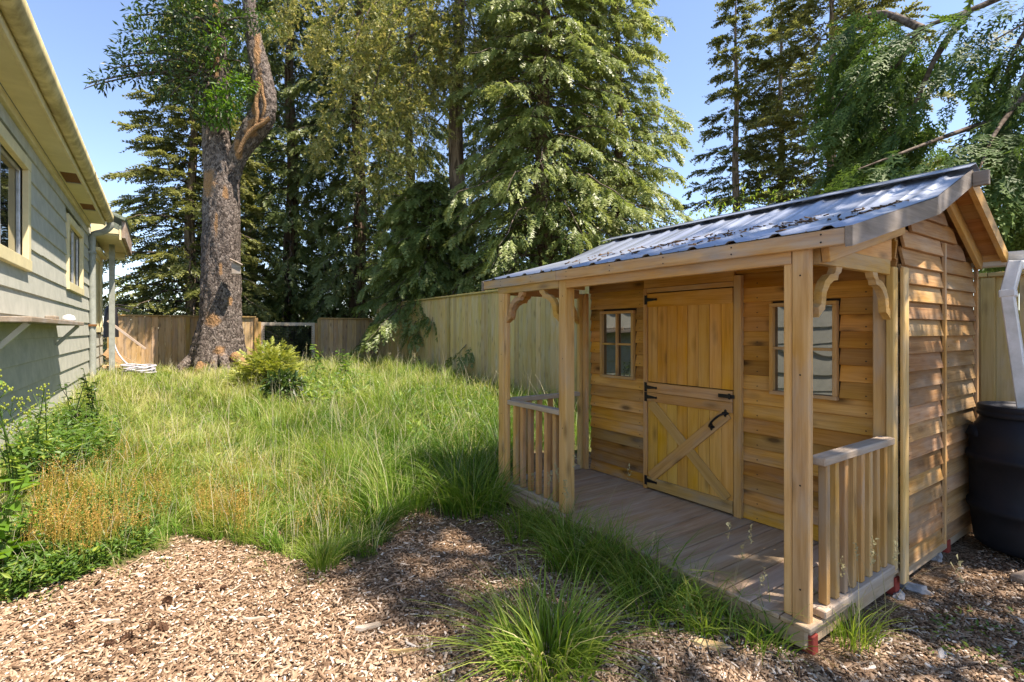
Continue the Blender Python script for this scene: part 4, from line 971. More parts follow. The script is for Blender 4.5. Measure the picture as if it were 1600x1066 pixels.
# burr roots at the foot
J = Join()
for k, (px_, r_) in enumerate(((296, .16), (318, .13), (352, .13), (377, .15), (335, .1))):
    a = pt(px_ * .75 + 339 * .25, 558, 12.55 - .25 * math.cos((px_ - 339) / 26)); b_ = pt(px_ + (px_ - 339) * .45, 588, 12.2 - .25 * math.cos((px_ - 339) / 26))
    pth = smooth_path([a, (a + b_) / 2 + Vector((0, -.05, .04)), b_, b_ + (b_ - a) * .5 - Vector((0, 0, .1))], 9); v_, f_ = tube_np(pth, np.linspace(r_, r_ * .55, 9), 12); J.add(v_ + rng.normal(0, .010, v_.shape), f_, .35 + .4 * (k % 2))
v_, f_, a_ = J.get(); npmesh('roots', v_, f_, M['bark_big'], bt, {'tint': a_}, True, origin=bt.location)
def leaf_cloud(C, R, n, size, tone, upbias=.5):
    """broad leaves: bent diamonds around ellipsoid blobs C with radii R"""
    Vs = []; Ts = []
    d = rng.normal(0, 1, (n, 3)); d /= np.linalg.norm(d, axis=1)[:, None]
    p = np.asarray(C) + d * np.asarray(R) * (rng.random(n)[:, None] ** .45)
    dr = d * .8 + rng.normal(0, .5, (n, 3)); dr[:, 2] -= .25; R_ = frames(dr, np.tile([0, 0, 1.], (n, 1)) + rng.normal(0, .5, (n, 3)))
    lf_ = np.array([[0, 0, 0], [.45, .17, .03], [1, 0, -.1], [0, 0, 0], [1, 0, -.1], [.45, -.17, .03]])
    V_ = np.einsum('nij,mj->nmi', R_, lf_) * (size * rng.uniform(.6, 1.2, n))[:, None, None] + p[:, None]
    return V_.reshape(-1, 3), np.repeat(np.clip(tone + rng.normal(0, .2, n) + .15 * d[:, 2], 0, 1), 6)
JL = Join(); JB = Join()
clus = [(300, 30, .75, 900), (265, 20, .6, 600), (225, 60, .55, 520), (250, 95, .6, 560), (285, 80, .6, 620), (200, 85, .38, 260), (215, 120, .4, 260), (185, 105, .25, 120), (305, 120, .45, 420), (275, 140, .4, 260), (250, 138, .28, 130), (312, 150, .35, 220),
        (160, 125, .28, 110), (152, 132, .2, 60), (368, 40, .4, 260), (405, 30, .45, 240), (372, 95, .3, 150), (330, 20, .4, 260), (322, 75, .3, 200), (300, 165, .3, 150), (318, 185, .22, 90), (215, 25, .3, 160), (310, -20, .8, 700), (250, -30, .6, 420)]
for (a, b_, r_, n_l) in clus:
    c = pt(a, b_, 12.3 + rng.uniform(-.5, .3)); v_, t_ = leaf_cloud(c, (r_, r_, r_ * .75), int(n_l * .62), .15, .45); JL.add(v_, np.arange(len(v_)).reshape(-1, 3)); JL.a[-1] = t_
    s = pt(332, min(b_ + 20, 120), 12.5); pth = smooth_path([s, (s + c) / 2 + Vector((0, -.1, .12)), c, c + (c - s) * .12 - Vector((0, 0, .1))], 8); v_, f_ = tube_np(pth, np.linspace(.035, .007, 8), 5); JB.add(v_, f_)
v_, f_, t_ = JL.get(); npmesh('crown', v_, f_, M['arb'], bt, {'tint': t_}, False, origin=bt.location)
v_, f_, _ = JB.get(); tag(npmesh('branches', v_, f_, M['twig'], bt, None, True, origin=bt.location), kind='stuff')
JL = Join()
for (a, b_, r_, n_l) in ((345, 168, .36, 420), (356, 150, .28, 240), (338, 182, .25, 200), (372, 135, .26, 160), (384, 128, .2, 90), (341, 60, .28, 160), (338, 98, .2, 90)):
    c = pt(a, b_, 12.15); v_, t_ = leaf_cloud(c, (r_ * 1.25, r_, r_ * 1.25), int(n_l * .8), .15, .38); JL.add(v_, np.arange(len(v_)).reshape(-1, 3)); JL.a[-1] = t_
v_, f_, t_ = JL.get(); npmesh('shoots', v_, f_, M['lime'], bt, {'tint': t_}, False, origin=bt.location)
# birdhouse
bh = thing('birdhouse', 'small weathered wooden birdhouse hung on the big trunk', 'birdhouse', pt(369, 420, 12.3), None, True)
hp_ = bh.location
def wbox(name, off, dim, mat, parent, tilt=0):
    o = bpy.data.objects.new(name, mat_slot(chamf(*dim, .004), mat)); return place(o, parent, Matrix.Translation(hp_ + Vector(off)) @ Matrix.Rotation(.5, 4, 'Z') @ Matrix.Rotation(tilt, 4, 'Y'))
wbox('box', (0, 0, 0), (.20, .16, .26), M['oldwood'], bh); wbox('roof', (.01, -.02, .155), (.30, .24, .025), M['greyrail'], bh, .45)

# ------------------------------------------------------------------ bushes
def mound(name, label, px, pyb, D, rx, h, n, kind, flen, mat, tone, tipgain=.4, cat='bush'):
    x = (px - CX) / F * D; b = Vector((x, D, float(gz(x, D)))); t = thing(name, label, cat, b, None, True)
    d = rng.normal(0, 1, (n, 3)); d[:, 2] = np.abs(d[:, 2]) * .95; d /= np.linalg.norm(d, axis=1)[:, None]
    lump = 1 + .13 * np.sin(5 * d[:, 0] * 2 + 3) + .1 * np.sin(9 * d[:, 1] + 4 * d[:, 2])
    rr = rng.random(n) ** .3; p = np.array(b) + d * np.array([rx, rx * .9, h]) * (rr * lump)[:, None]
    dr = d * .9 + rng.normal(0, .3, (n, 3)); dr[:, 2] = dr[:, 2] * .5 + .05
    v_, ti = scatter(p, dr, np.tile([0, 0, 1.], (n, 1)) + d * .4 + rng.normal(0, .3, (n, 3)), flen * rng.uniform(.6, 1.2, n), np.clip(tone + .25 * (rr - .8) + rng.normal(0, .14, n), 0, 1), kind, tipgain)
    npmesh('foliage', v_, np.arange(len(v_)).reshape(-1, 3), M[mat], t, {'tint': ti}, False, origin=b)
    J = Join()
    for k in range(9):
        a = k * .7; e = b + Vector((math.cos(a) * rx * .6, math.sin(a) * rx * .6, h * rng.uniform(.5, .8))); v_, f_ = tube_np(smooth_path([b, (b + e) / 2 + Vector((0, 0, .1)), e], 6), np.linspace(.025, .006, 6), 5); J.add(v_, f_)
    v_, f_, _ = J.get(); npmesh('stem', v_, f_, M['twig'], t, None, True, origin=b)
mound('round_bush', 'rounded yellow green conifer bush in front of the gate', 421, 600, 9.9, .60, .86, 2900, 'cedar', .15, 'bush', .52)
bs = Vector(ground_at(443, 628)); t = thing('dark_shrub', 'low dark glossy leaved shrub in front of the round bush', 'shrub', bs, None, True)
v_, t_ = leaf_cloud(bs + Vector((0, 0, .26)), (.33, .28, .25), 620, .15, .45); npmesh('foliage', v_, np.arange(len(v_)).reshape(-1, 3), M['dkleaf'], t, {'tint': t_}, False, origin=bs)
J = Join()
for k in range(7):
    e = bs + Vector((math.cos(k) * .22, math.sin(k) * .2, .3)); v_, f_ = tube_np([bs, (bs + e) / 2, e], [.012, .009, .004], 5); J.add(v_, f_)
v_, f_, _ = J.get(); npmesh('stem', v_, f_, M['twig'], t, None, True, origin=bs)
# undergrowth beyond the gate and fence
JL = Join()
for (a, b_, D, r_, n_l) in ((420, 520, 19, 1.3, 900), (480, 500, 21, 1.5, 1000), (545, 480, 22, 1.6, 900), (300, 480, 21, 1.4, 900), (230, 470, 20, 1.2, 600), (600, 450, 22, 1.5, 700), (440, 470, 25, 2.0, 900), (760, 440, 18, 1.2, 700), (1120, 390, 20, 2.0, 900), (1200, 360, 24, 2.5, 900), (1560, 390, 9, .8, 600), (1640, 400, 9, 1.0, 500), (1020, 400, 18, 1.5, 700)):
    c = pt(a, b_, D); v_, t_ = leaf_cloud(c, (r_, r_, r_), n_l, .24, .55); JL.add(v_, np.arange(len(v_)).reshape(-1, 3)); JL.a[-1] = t_
v_, f_, t_ = JL.get(); tag(npmesh('undergrowth', v_, f_, M['weed'], None, {'tint': t_}), 'tangled green undergrowth of leaves beyond the fence', 'undergrowth', None, 'stuff')

# ------------------------------------------------------------------ grass
def blades(R, h, wd, az, bend, tint, seg=3, tipt=.0):
    """curved tapering strips; R roots (n,3)"""
    n = len(R); s = np.linspace(0, 1, seg + 1); d = np.stack([np.cos(az), np.sin(az), np.zeros(n)], 1); sd = np.stack([-np.sin(az), np.cos(az), np.zeros(n)], 1)
    # random facing so blades show their width
    ph = rng.uniform(0, np.pi, n); sd = np.stack([np.cos(ph), np.sin(ph), np.zeros(n)], 1)
    V_ = []; T_ = []
    for k, x in enumerate(s):
        c = R + d * (h * bend * x ** 1.9)[:, None]; c = c + np.array([0, 0, 1.]) * (h * x * (1 - .38 * np.minimum(bend, 1.4) * x ** 1.5))[:, None]
        ww = wd * (1 - x ** 1.6) * (.75 if k == 0 else 1)
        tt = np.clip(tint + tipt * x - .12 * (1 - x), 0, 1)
        if k < seg: V_ += [c - sd * (ww * .5)[:, None], c + sd * (ww * .5)[:, None]]; T_ += [tt, tt]
        else: V_.append(c); T_.append(tt)
    V_ = np.stack(V_, 1); T_ = np.stack(T_, 1); m_ = 2 * seg + 1
    f = []
    for k in range(seg - 1): a = 2 * k; f += [(a, a + 1, a + 3), (a, a + 3, a + 2)]
    a = 2 * (seg - 1); f.append((a, a + 1, a + 2)); f = np.array(f)
    Fc = (np.arange(n)[:, None, None] * m_ + f[None]).reshape(-1, 3)
    return V_.reshape(-1, 3), Fc, T_.ravel()
def free(x, y, inner=False):
    """not under the shed, house, tree foot or steps"""
    u, v = uv_of(x, y)
    a = (v > 2.33) & (v < 4.9) & (u > 1.0) & (u < 3.66)
    return ~a & (v > HV + .04) & (np.hypot(x - (339 - CX) / F * 12.8, y - 12.8) > .62) & (v < 5.74) & (u < FU - .05)
def sample_screen(n, poly):
    xs = [p[0] for p in poly]; ys = [p[1] for p in poly]; out = []
    px = rng.uniform(max(min(xs), -60), max(xs), n); py = rng.uniform(min(ys), max(ys), n); k = in_poly(px, py, poly); px, py = px[k], py[k]
    lo = np.full(len(px), .5); hi = np.full(len(px), 40.)
    for _ in range(36):
        D = (lo + hi) / 2; x = (px - CX) / F * D; z = CAMH + (CY - py) / F * D; up = z > gz(x, D); lo = np.where(up, D, lo); hi = np.where(up, hi, D)
    return (px - CX) / F * D, D
def make_roots(nw, ns):
    xw = rng.uniform(-11, 4, nw); yw = rng.uniform(2.3, 18, nw)
    px, py = proj(xw, yw, gz(xw, yw)); k = (px > -60) & (px < 1000); xw, yw = xw[k], yw[k]
    xs, ys = sample_screen(ns, GRASS)
    xe, ye = sample_screen(9000, [(a + 0, b + 38 if b > 640 else b) for a, b in GRASS if a <= 800]); xe = xe[::2]; ye = ye[::2]
    kk = wob(xe, ye, 6.5, 3) > .25; xe, ye = xe[kk], ye[kk]
    x = np.concatenate([xw, xs]); y = np.concatenate([yw, ys]); k = grassmask(x, y) & (y < 16.5); x = np.concatenate([x[k], xe]); y = np.concatenate([y[k], ye]); k = free(x, y); return x[k], y[k]
x, y = make_roots(125000, 100000); n = len(x); D = y
px, py = proj(x, y, gz(x, y))
tall_f = np.clip(.5 + .5 * wob(x, y, 1.6, 2) + .25 * wob(x, y, 4.2, 5), 0, 1)
front = sstep(D, 2.9, 4.6)                                    # short at the mulch edge
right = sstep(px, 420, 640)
cs = .21 + .05 * np.sin(D); ci = (np.floor((x + .35 * wob(x, y, 2.1, 9)) / .27) * 73856 + np.floor((y + .35 * wob(x, y, 2.3, 4)) / .31) * 19349).astype(np.int64)
hs1 = (ci * 2654435761 % 10007) / 10007.; hs2 = (ci * 40503 % 9973) / 9973.; hs3 = (ci * 69069 % 9941) / 9941.
h = (.09 + .20 * tall_f * front + .09 * front + .13 * right * front) * rng.uniform(.4, 1.25, n) * (.55 + .95 * hs1)
h = np.where(px < 330, h * .8, h)
h *= np.where(D > 10, .95, 1)
az = rng.uniform(0, 6.28, n) * .35 + 6.28 * hs2
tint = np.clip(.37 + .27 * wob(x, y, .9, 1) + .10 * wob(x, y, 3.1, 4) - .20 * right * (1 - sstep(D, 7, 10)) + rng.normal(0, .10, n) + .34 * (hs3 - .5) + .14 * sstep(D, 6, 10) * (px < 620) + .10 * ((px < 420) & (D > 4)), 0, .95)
dead = rng.random(n) < np.clip(.11 + .16 * wob(x, y, 1.3, 11), .02, .4); tint = np.where(dead, rng.uniform(.75, 1, n), tint)
wd = .0040 + .00075 * D
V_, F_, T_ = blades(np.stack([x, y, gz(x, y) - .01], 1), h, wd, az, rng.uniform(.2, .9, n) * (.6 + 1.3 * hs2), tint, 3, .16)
tag(npmesh('meadow_grass', V_, F_, M['grass'], None, {'tint': T_}), 'long unmown green grass covering the yard', 'grass', None, 'stuff')
print('grass blades', n, len(F_))
# seed stalks above the grass
ns = 2600; k = rng.integers(0, n, ns); R = np.stack([x[k], y[k], gz(x[k], y[k])], 1); D = y[k]
V_, F_, T_ = blades(R, (h[k] + .16) * rng.uniform(.9, 1.45, ns), .0016 + .0004 * D, rng.uniform(0, 6.28, ns), rng.uniform(.05, .5, ns), rng.uniform(.45, 1, ns), 4, .35)
tag(npmesh('seed_stalks', V_, F_, M['seed'], None, {'tint': T_}), 'pale thin grass seed stalks standing above the green blades', 'grass', None, 'stuff')
# sorrel: orange flower spikes over low leaves, by the house and along the mulch edge
SOR = [(30, 890), (60, 800), (90, 755), (200, 700), (260, 740), (265, 820), (225, 860), (130, 900)]
SOR2 = [(300, 800), (330, 760), (395, 755), (410, 830), (390, 858), (310, 842)]
SOR3 = [(200, 770), (340, 700), (520, 760), (560, 850), (420, 862), (300, 842)]
J = Join()
for poly, nn in ((SOR, 1500), (SOR2, 420), (SOR3, 420)):
    xs, ys = sample_screen(nn * 3, poly); xs, ys = xs[:nn], ys[:nn]; m_ = len(xs); R = np.stack([xs, ys, gz(xs, ys)], 1)
    hh = rng.uniform(.20, .40, m_) * (.8 + .3 * np.clip(wob(xs, ys, 3), -1, 1)); azs = rng.uniform(0, 6.28, m_); bd = rng.uniform(.03, .28, m_)
    V_, F_, T_ = blades(R, hh, np.full(m_, .0045), azs, bd, np.full(m_, .30), 4, .55); J.add(V_, F_); J.a[-1] = T_
    for q in range(7):                                       # seeds up the spike
        s = .45 + .55 * rng.random(m_); c = R + np.stack([np.cos(azs), np.sin(azs), np.zeros(m_)], 1) * (hh * bd * s ** 1.9)[:, None]; c[:, 2] += hh * s
        dd = rng.normal(0, 1, (m_, 3)); dd /= np.linalg.norm(dd, axis=1)[:, None]; sz = .0078 * rng.uniform(.7, 1.4, m_)[:, None]
        e = np.cross(dd, [0.3, .2, .9]); v3 = np.stack([c, c + dd * sz + e * sz * .5, c + dd * sz - e * sz * .5], 1)
        J.add(v3.reshape(-1, 3), np.arange(3 * m_).reshape(-1, 3)); J.a[-1] = np.repeat(np.clip(rng.normal(.68, .17, m_), .4, 1), 3)
V_, F_, T_ = J.get(); tag(npmesh('sorrel', V_, F_, M['sorrel'], None, {'tint': T_}), 'patch of sorrel with thin orange seed spikes at the mulch edge', 'weeds', None, 'stuff')
def leafpatch(poly, nn, size, tone, mat, hmax, name, label, per=5):
    xs, ys = sample_screen(nn * 3, poly); k = free(xs, ys); xs, ys = xs[k][:nn], ys[k][:nn]; m_ = len(xs); J = Join()
    for q in range(per):
        p = np.stack([xs + rng.normal(0, .02, m_), ys + rng.normal(0, .02, m_), gz(xs, ys) + hmax * rng.random(m_)], 1); a = rng.uniform(0, 6.28, m_)
        dr = np.stack([np.cos(a), np.sin(a), rng.uniform(-.1, .9, m_)], 1); R_ = frames(dr, np.tile([0, 0, 1.], (m_, 1)) + rng.normal(0, .35, (m_, 3)))
        lf_ = np.array([[0, 0, 0], [.45, .16, .03], [1, 0, -.08], [0, 0, 0], [1, 0, -.08], [.45, -.16, .03]])
        V_ = np.einsum('nij,mj->nmi', R_, lf_) * (size * rng.uniform(.5, 1.25, m_))[:, None, None] + p[:, None]
        J.add(V_.reshape(-1, 3), np.arange(6 * m_).reshape(-1, 3)); J.a[-1] = np.repeat(np.clip(tone + rng.normal(0, .2, m_), 0, 1), 6)
    V_, F_, T_ = J.get(); return tag(npmesh(name, V_, F_, M[mat], None, {'tint': T_}), label, 'weeds', None, 'stuff')
leafpatch([(0, 945), (20, 840), (70, 800), (260, 790), (240, 855), (150, 895), (60, 930)], 1700, .05, .40, 'weed', .12, 'low_weeds', 'low leafy weeds under the orange sorrel spikes')
leafpatch([(20, 790), (40, 700), (110, 680), (190, 690), (180, 740), (100, 770)], 700, .075, .35, 'weed', .34, 'leafy_weeds', 'dense leafy weeds along the house foundation')
leafpatch([(480, 600), (560, 585), (600, 620), (520, 650), (470, 640)], 420, .13, .55, 'weed', .26, 'leafy_patch', 'patch of broad bright leaves right of the dark shrub')
# grass along the deck and separate tufts
def tuft_data(cx, cy, nbl, rad, hh, wd, bend, tone):
    r = rad * rng.random(nbl) ** .6; a = rng.uniform(0, 6.28, nbl); xs = cx + r * np.cos(a); ys = cy + r * np.sin(a)
    return blades(np.stack([xs, ys, gz(xs, ys) - .01], 1), hh * rng.uniform(.45, 1.15, nbl), np.full(nbl, wd), a + rng.normal(0, .5, nbl), bend * rng.uniform(.25, 1.35, nbl), np.clip(tone + rng.normal(0, .13, nbl) + .5 * (rng.random(nbl) < .06), 0, 1), 5, .14)
def tuft(label, px, py, nbl, rad, hh, wd=.006, bend=.95, tone=.33, sub=1):
    gx_, gy_, gz_ = ground_at(px, py); V_, F_, T_ = tuft_data(gx_, gy_, nbl, rad, hh, wd, bend, tone)
    return tag(npmesh('grass_tuft', V_, F_, M['grass'], None, {'tint': T_}, origin=(gx_, gy_, gz_)), label, 'grass tuft', 'separate grass tufts')
tuft('large arching bright green grass tuft at the bottom of the view', 855, 1035, 520, .22, .40, .0095, 1.1, .40)
tuft('bright grass tuft growing out of the mulch beside the grass edge', 505, 888, 150, .09, .30, .006, .8, .42)
tuft('tall dark green grass tuft left of the porch corner', 735, 798, 420, .27, .58, .010, 1.0, .30)
tuft('wide arching grass tuft in front of the middle porch post', 905, 890, 280, .20, .38, .008, 1.0, .28)
tuft('grass tuft growing beside the near porch post footing', 1330, 1000, 150, .11, .26, .006, .9, .45)
tuft('low spreading grass tuft halfway along the porch edge', 1010, 950, 190, .18, .28, .008, 1.2, .34)
tuft('small bright grass tuft on the mulch at the edge of the view', 690, 1100, 40, .04, .12, .004, .9, .4)
J = Join()
for k in range(125):
    u_ = rng.uniform(1.2, 3.1); v_0 = V0 - .05 - abs(rng.normal(0, .13)); p = W(v_0, u_, 0); nbl = int(rng.integers(8, 26))
    V_, F_, T_ = tuft_data(p.x, p.y, nbl, .07, rng.uniform(.18, .46) * (1 if u_ > 1.8 else .75), .0078, 1.05, rng.uniform(.20, .58)); J.add(V_, F_); J.a[-1] = T_
V_, F_, T_ = J.get(); tag(npmesh('edge_grass', V_, F_, M['grass'], None, {'tint': T_}), 'strip of long grass growing along the front of the porch', 'grass', None, 'stuff')
J = Join()
for k in range(24):                                            # thin flowering stalks in front of the porch
    u_ = rng.uniform(1.1, 3.0); p = W(V0 - .03 - abs(rng.normal(0, .12)), u_, 0) if k > 6 else W(V0 + rng.uniform(.1, .5), U0 - .12, 0)
    V_, F_, T_ = blades(np.array([[p.x, p.y, 0]]), np.array([rng.uniform(.35, .72)]), np.array([.0028]), np.array([rng.uniform(0, 6.28)]), np.array([rng.uniform(.1, .5)]), np.array([.3]), 6, .3); J.add(V_, F_); J.a[-1] = T_
    top = V_[-1]; m_ = 26; c = top - np.array([0, 0, 1]) * rng.uniform(0, .09, m_)[:, None] + rng.normal(0, .004, (m_, 3)); dd = rng.normal(0, 1, (m_, 3)) * .006; e = rng.normal(0, 1, (m_, 3)) * .003; dd[:, 2] += .008
    J.add(np.stack([c, c + dd + e, c + dd - e], 1).reshape(-1, 3), np.arange(3 * m_).reshape(-1, 3)); J.a[-1] = np.full(3 * m_, .38)
V_, F_, T_ = J.get(); tag(npmesh('flowering_stalks', V_, F_, M['seed'], None, {'tint': T_}), 'thin flowering grass stalks in front of the porch', 'grass', None, 'stuff')

# ---- individual weeds
def weed(name, label, px, py, hh, nst, leafn, lsize, mat, tone, spread=.35, buds=0, D=None, group=None, bare=.2):
    if D: b = Vector(((px - CX) / F * D, D, 0)); b.z = float(gz(b.x, b.y))
    else: b = Vector(ground_at(px, py))
    t = thing(name, label, 'plant', b, group, True); JS = Join(); JL = Join(); JF = Join()
    for k in range(nst):
        a = rng.uniform(0, 6.28); l = hh * rng.uniform(.7, 1.05); e = b + Vector((math.cos(a) * spread * l * rng.uniform(.3, 1), math.sin(a) * spread * l * rng.uniform(.3, 1), l))
        root = b + Vector((rng.normal(0, .03), rng.normal(0, .03), -.02)); pth = smooth_path([root, root + Vector((0, 0, l * .4)), e], 10)
        v_, f_ = tube_np(pth, np.linspace(.006, .0022, 10), 5); JS.add(v_, f_, .35)
        m_ = leafn; s = bare + (1 - bare) * rng.random(m_); f = s * 9; i0 = np.minimum(f.astype(int), 8); p = pth[i0] + (pth[i0 + 1] - pth[i0]) * (f - i0)[:, None]
        aa = rng.uniform(0, 6.28, m_); dr = np.stack([np.cos(aa), np.sin(aa), rng.uniform(-.35, .45, m_)], 1); R_ = frames(dr, np.tile([0, 0, 1.], (m_, 1)) + rng.normal(0, .35, (m_, 3)))
        lf_ = np.array([[.05, 0, 0], [.35, .24, .04], [.72, .17, 0], [1, 0, -.12], [.72, -.17, 0], [.35, -.24, .04]]); fidx = np.array([[0, 2, 1], [0, 3, 2], [0, 4, 3], [0, 5, 4]])
        V_ = np.einsum('nij,mj->nmi', R_, lf_) * (lsize * (1.15 - .7 * s) * rng.uniform(.7, 1.2, m_))[:, None, None] + p[:, None]
        JL.add(V_.reshape(-1, 3), (np.arange(m_)[:, None, None] * 6 + fidx[None]).reshape(-1, 3)); JL.a[-1] = np.repeat(np.clip(tone + rng.normal(0, .16, m_), 0, 1), 6)
        for q in range(buds):
            f0 = rng.uniform(.5, 1); i0 = min(int(f0 * 9), 8); p0 = pth[i0]; d = np.array([rng.normal(0, 1), rng.normal(0, 1), 1.1]); d /= np.linalg.norm(d); p1 = p0 + d * rng.uniform(.05, .16)
            v_, f_ = tube_np(np.array([p0, (p0 + p1) / 2, p1]), [.002, .0016, .0012], 4); JS.add(v_, f_, .5)
            for z in range(3):
                c = p1 + rng.normal(0, .014, 3); lv, lf = lathe([(.001, 0), (.0055, .004), (.005, .012), (.001, .017)], 6); JF.add(lv + c, lf, .95)
    v_, f_, a_ = JS.get(); npmesh('stem', v_, f_, M[mat], t, {'tint': a_}, True, origin=b)
    v_, f_, a_ = JL.get(); npmesh('leaves', v_, f_, M[mat], t, {'tint': a_}, False, origin=b)
    if buds: v_, f_, a_ = JF.get(); tag(npmesh('buds', v_, f_, M[mat], t, {'tint': a_}, True, origin=b), kind='stuff')
weed('tall_weed', 'tall thin weed with yellow buds in front of the shelf on the house wall', 15, 850, 1.05, 4, 9, .12, 'weed', .55, .30, 14, 3.1)
weed('tall_weed', 'thin yellow budded weed leaning over the house foundation', 60, 800, .85, 4, 8, .10, 'weed', .55, .35, 14, 3.6)
weed('leafy_weed', 'dark leafy weed standing by the downspout end of the wall', 148, 700, .82, 5, 26, .12, 'dkleaf', .62, .22, 0, 5.2)
weed('leafy_weed', 'second dark leafy weed in front of the house foundation', 118, 720, .62, 5, 22, .11, 'dkleaf', .6, .25, 0, 5.0)
weed('round_leaf_vine', 'bright large leaved vine at the edge of the view by the mulch', -12, 930, .62, 5, 16, .17, 'lime', .42, .35, 0, 2.55)
weed('round_leaf_vine', 'low bright leaved weed at the corner between mulch and sorrel', 20, 925, .30, 5, 12, .11, 'lime', .35, .6, 0, 2.75)
for (a, d_, hh, lab) in ((625, 13.6, 1.05, 'tall pale seeding weed beside the tall fence corner'), (607, 13.4, .62, 'short pale seeding weed by the low fence section'), (650, 12.8, .72, 'pale seeding weed against the tall fence')):
    weed('seeding_weed', lab, a, 0, hh, 4, 34, .07, 'seed', .72, .2, 0, d_, None, .35)
leafpatch([(610, 640), (700, 600), (770, 640), (770, 700), (650, 720)], 260, .11, .5, 'weed', .3, 'clover_patch', 'scattered broad leaved weeds in the long grass near the porch')
leafpatch([(180, 760), (260, 660), (460, 640), (560, 720), (440, 800)], 320, .07, .5, 'weed', .14, 'lawn_weeds', 'small broad leaved weeds scattered through the lawn')
leafpatch([(1440, 960), (1600, 940), (1600, 1060), (1480, 1050)], 34, .035, .55, 'weed', .03, 'mulch_sprouts', 'tiny green sprouts in the mulch near the rain barrel')
weed('tall_weed', 'slender weed in front of the wire gate', 478, 0, 1.05, 2, 14, .08, 'seed', .45, .12, 0, 11.6, None, .3)
weed('spiky_plant', 'upright green spiky plant in front of the low fence section', 540, 0, .75, 7, 9, .22, 'weed', .45, .3, 0, 11.0, None, .1)
weed('spiky_plant', 'upright green spiky plant beside the gate post', 497, 0, .75, 7, 9, .22, 'weed', .4, .3, 0, 11.6, None, .1)

# ------------------------------------------------------------------ mulch chips
def chips(x, y, z, L, Wd, T, tint, tilt=.28):
    n = len(x); a = rng.uniform(0, 6.28, n); d = np.stack([np.cos(a), np.sin(a), rng.normal(0, tilt, n)], 1); R_ = frames(d, np.tile([0, 0, 1.], (n, 1)) + rng.normal(0, tilt, (n, 3)))
    top = np.array([[-.5, -.32, .5], [.42, -.5, .5], [.5, .3, .5], [-.38, .5, .5]]); bot = top * [1.05, 1.1, -1]; c = np.concatenate([top, bot])
    S_ = np.stack([L, Wd, T], 1); V_ = np.einsum('nij,nmj->nmi', R_, c[None] * S_[:, None]) + np.stack([x, y, z], 1)[:, None]
    f = np.array([[0, 1, 2, 3], [0, 4, 5, 1], [1, 5, 6, 2], [2, 6, 7, 3], [3, 7, 4, 0]])
    return V_.reshape(-1, 3), (np.arange(n)[:, None, None] * 8 + f[None]).reshape(-1, 4), np.repeat(tint, 8)
MUL = [(-60, 1090), (-60, 860), (230, 820), (420, 830), (600, 800), (800, 740), (1000, 800), (1280, 960), (1400, 860), (1500, 800), (1660, 800), (1660, 1090)]
xs, ys = sample_screen(56000, MUL); xw = rng.uniform(-4, 4.5, 22000); yw = rng.uniform(1.2, 6, 22000); px, py = proj(xw, yw, gz(xw, yw)); k = in_poly(px, py, MUL)
x = np.concatenate([xs, xw[k]]); y = np.concatenate([ys, yw[k]]); k = ~grassmask(x, y) & free(x, y) | (free(x, y) & (rng.random(len(x)) < .06)); x, y = x[k], y[k]; n = len(x)
big = rng.random(n) ** 3.5; L = .010 + .044 * big + .035 * (rng.random(n) < .03); Wd = .004 + .010 * rng.random(n) * (.45 + big); T = .0015 + .0035 * rng.random(n)
V_, F_, T_ = chips(x, y, gz(x, y) + .004 + .010 * rng.random(n), L, Wd, T, np.clip(.46 + .26 * rng.normal(0, 1, n) + .3 * (rng.random(n) < .10) + .06 * wob(x, y, 2), 0, 1))
ksp = rng.choice(n, 230, replace=False); V2, F2, T2 = chips(x[ksp], y[ksp], gz(x[ksp], y[ksp]) + .016, rng.uniform(.04, .12, 230), rng.uniform(.003, .009, 230), np.full(230, .004), np.clip(rng.normal(.42, .26, 230), 0, 1), .08)
F_ = np.concatenate([F_, F2 + len(V_)]); V_ = np.concatenate([V_, V2]); T_ = np.concatenate([T_, T2])
tag(npmesh('bark_mulch', V_, F_, M['chip'], None, {'tint': T_}), 'brown wood chip mulch covering the ground', 'mulch', None, 'stuff'); print('chips', n)
# larger single pieces
for k, (px_, py_, L_, w_, rz, lab) in enumerate(((575, 984, .13, .035, .4, 'long pale split wood piece in the middle of the mulch'), (398, 972, .11, .02, .2, 'thin pale stick on the sunlit mulch'), (172, 976, .10, .022, .1, 'pale flat wood piece among the pine cones'),
                                            (630, 1022, .14, .014, .15, 'dark narrow stick on the shaded mulch'), (1110, 1012, .16, .06, -.3, 'flat reddish bark slab in front of the porch'), (710, 960, .12, .015, .5, 'dark twig lying in the dappled shade'))):
    gx_, gy_, gz_ = ground_at(px_, py_)
    pts_ = [(-.5, -.25), (-.2, -.5), (.3, -.42), (.5, -.1), (.38, .35), (-.1, .5), (-.42, .3)]
    me = bpy.data.meshes.new('wood_piece'); n_ = 7; vs = [(a * L_, b_ * w_ , -.006) for a, b_ in pts_] + [(a * L_ * .95, b_ * w_ * .8, .010 + .004 * math.sin(9 * a)) for a, b_ in pts_]
    me.from_pydata(vs, [], [list(range(n_))[::-1], [i + n_ for i in range(n_)]] + [[i, (i + 1) % n_, (i + 1) % n_ + n_, i + n_] for i in range(n_)]); me.materials.append(M['fence'] if k in (3, 4, 5) else M['greyrail'])
    o = bpy.data.objects.new('wood_piece', me); place(o, None, Matrix.Translation((gx_, gy_, gz_ + .014)) @ Matrix.Rotation(rz, 4, 'Z') @ Matrix.Rotation(.06, 4, 'X')); tag(o, lab, 'wood piece', 'loose wood on the mulch')
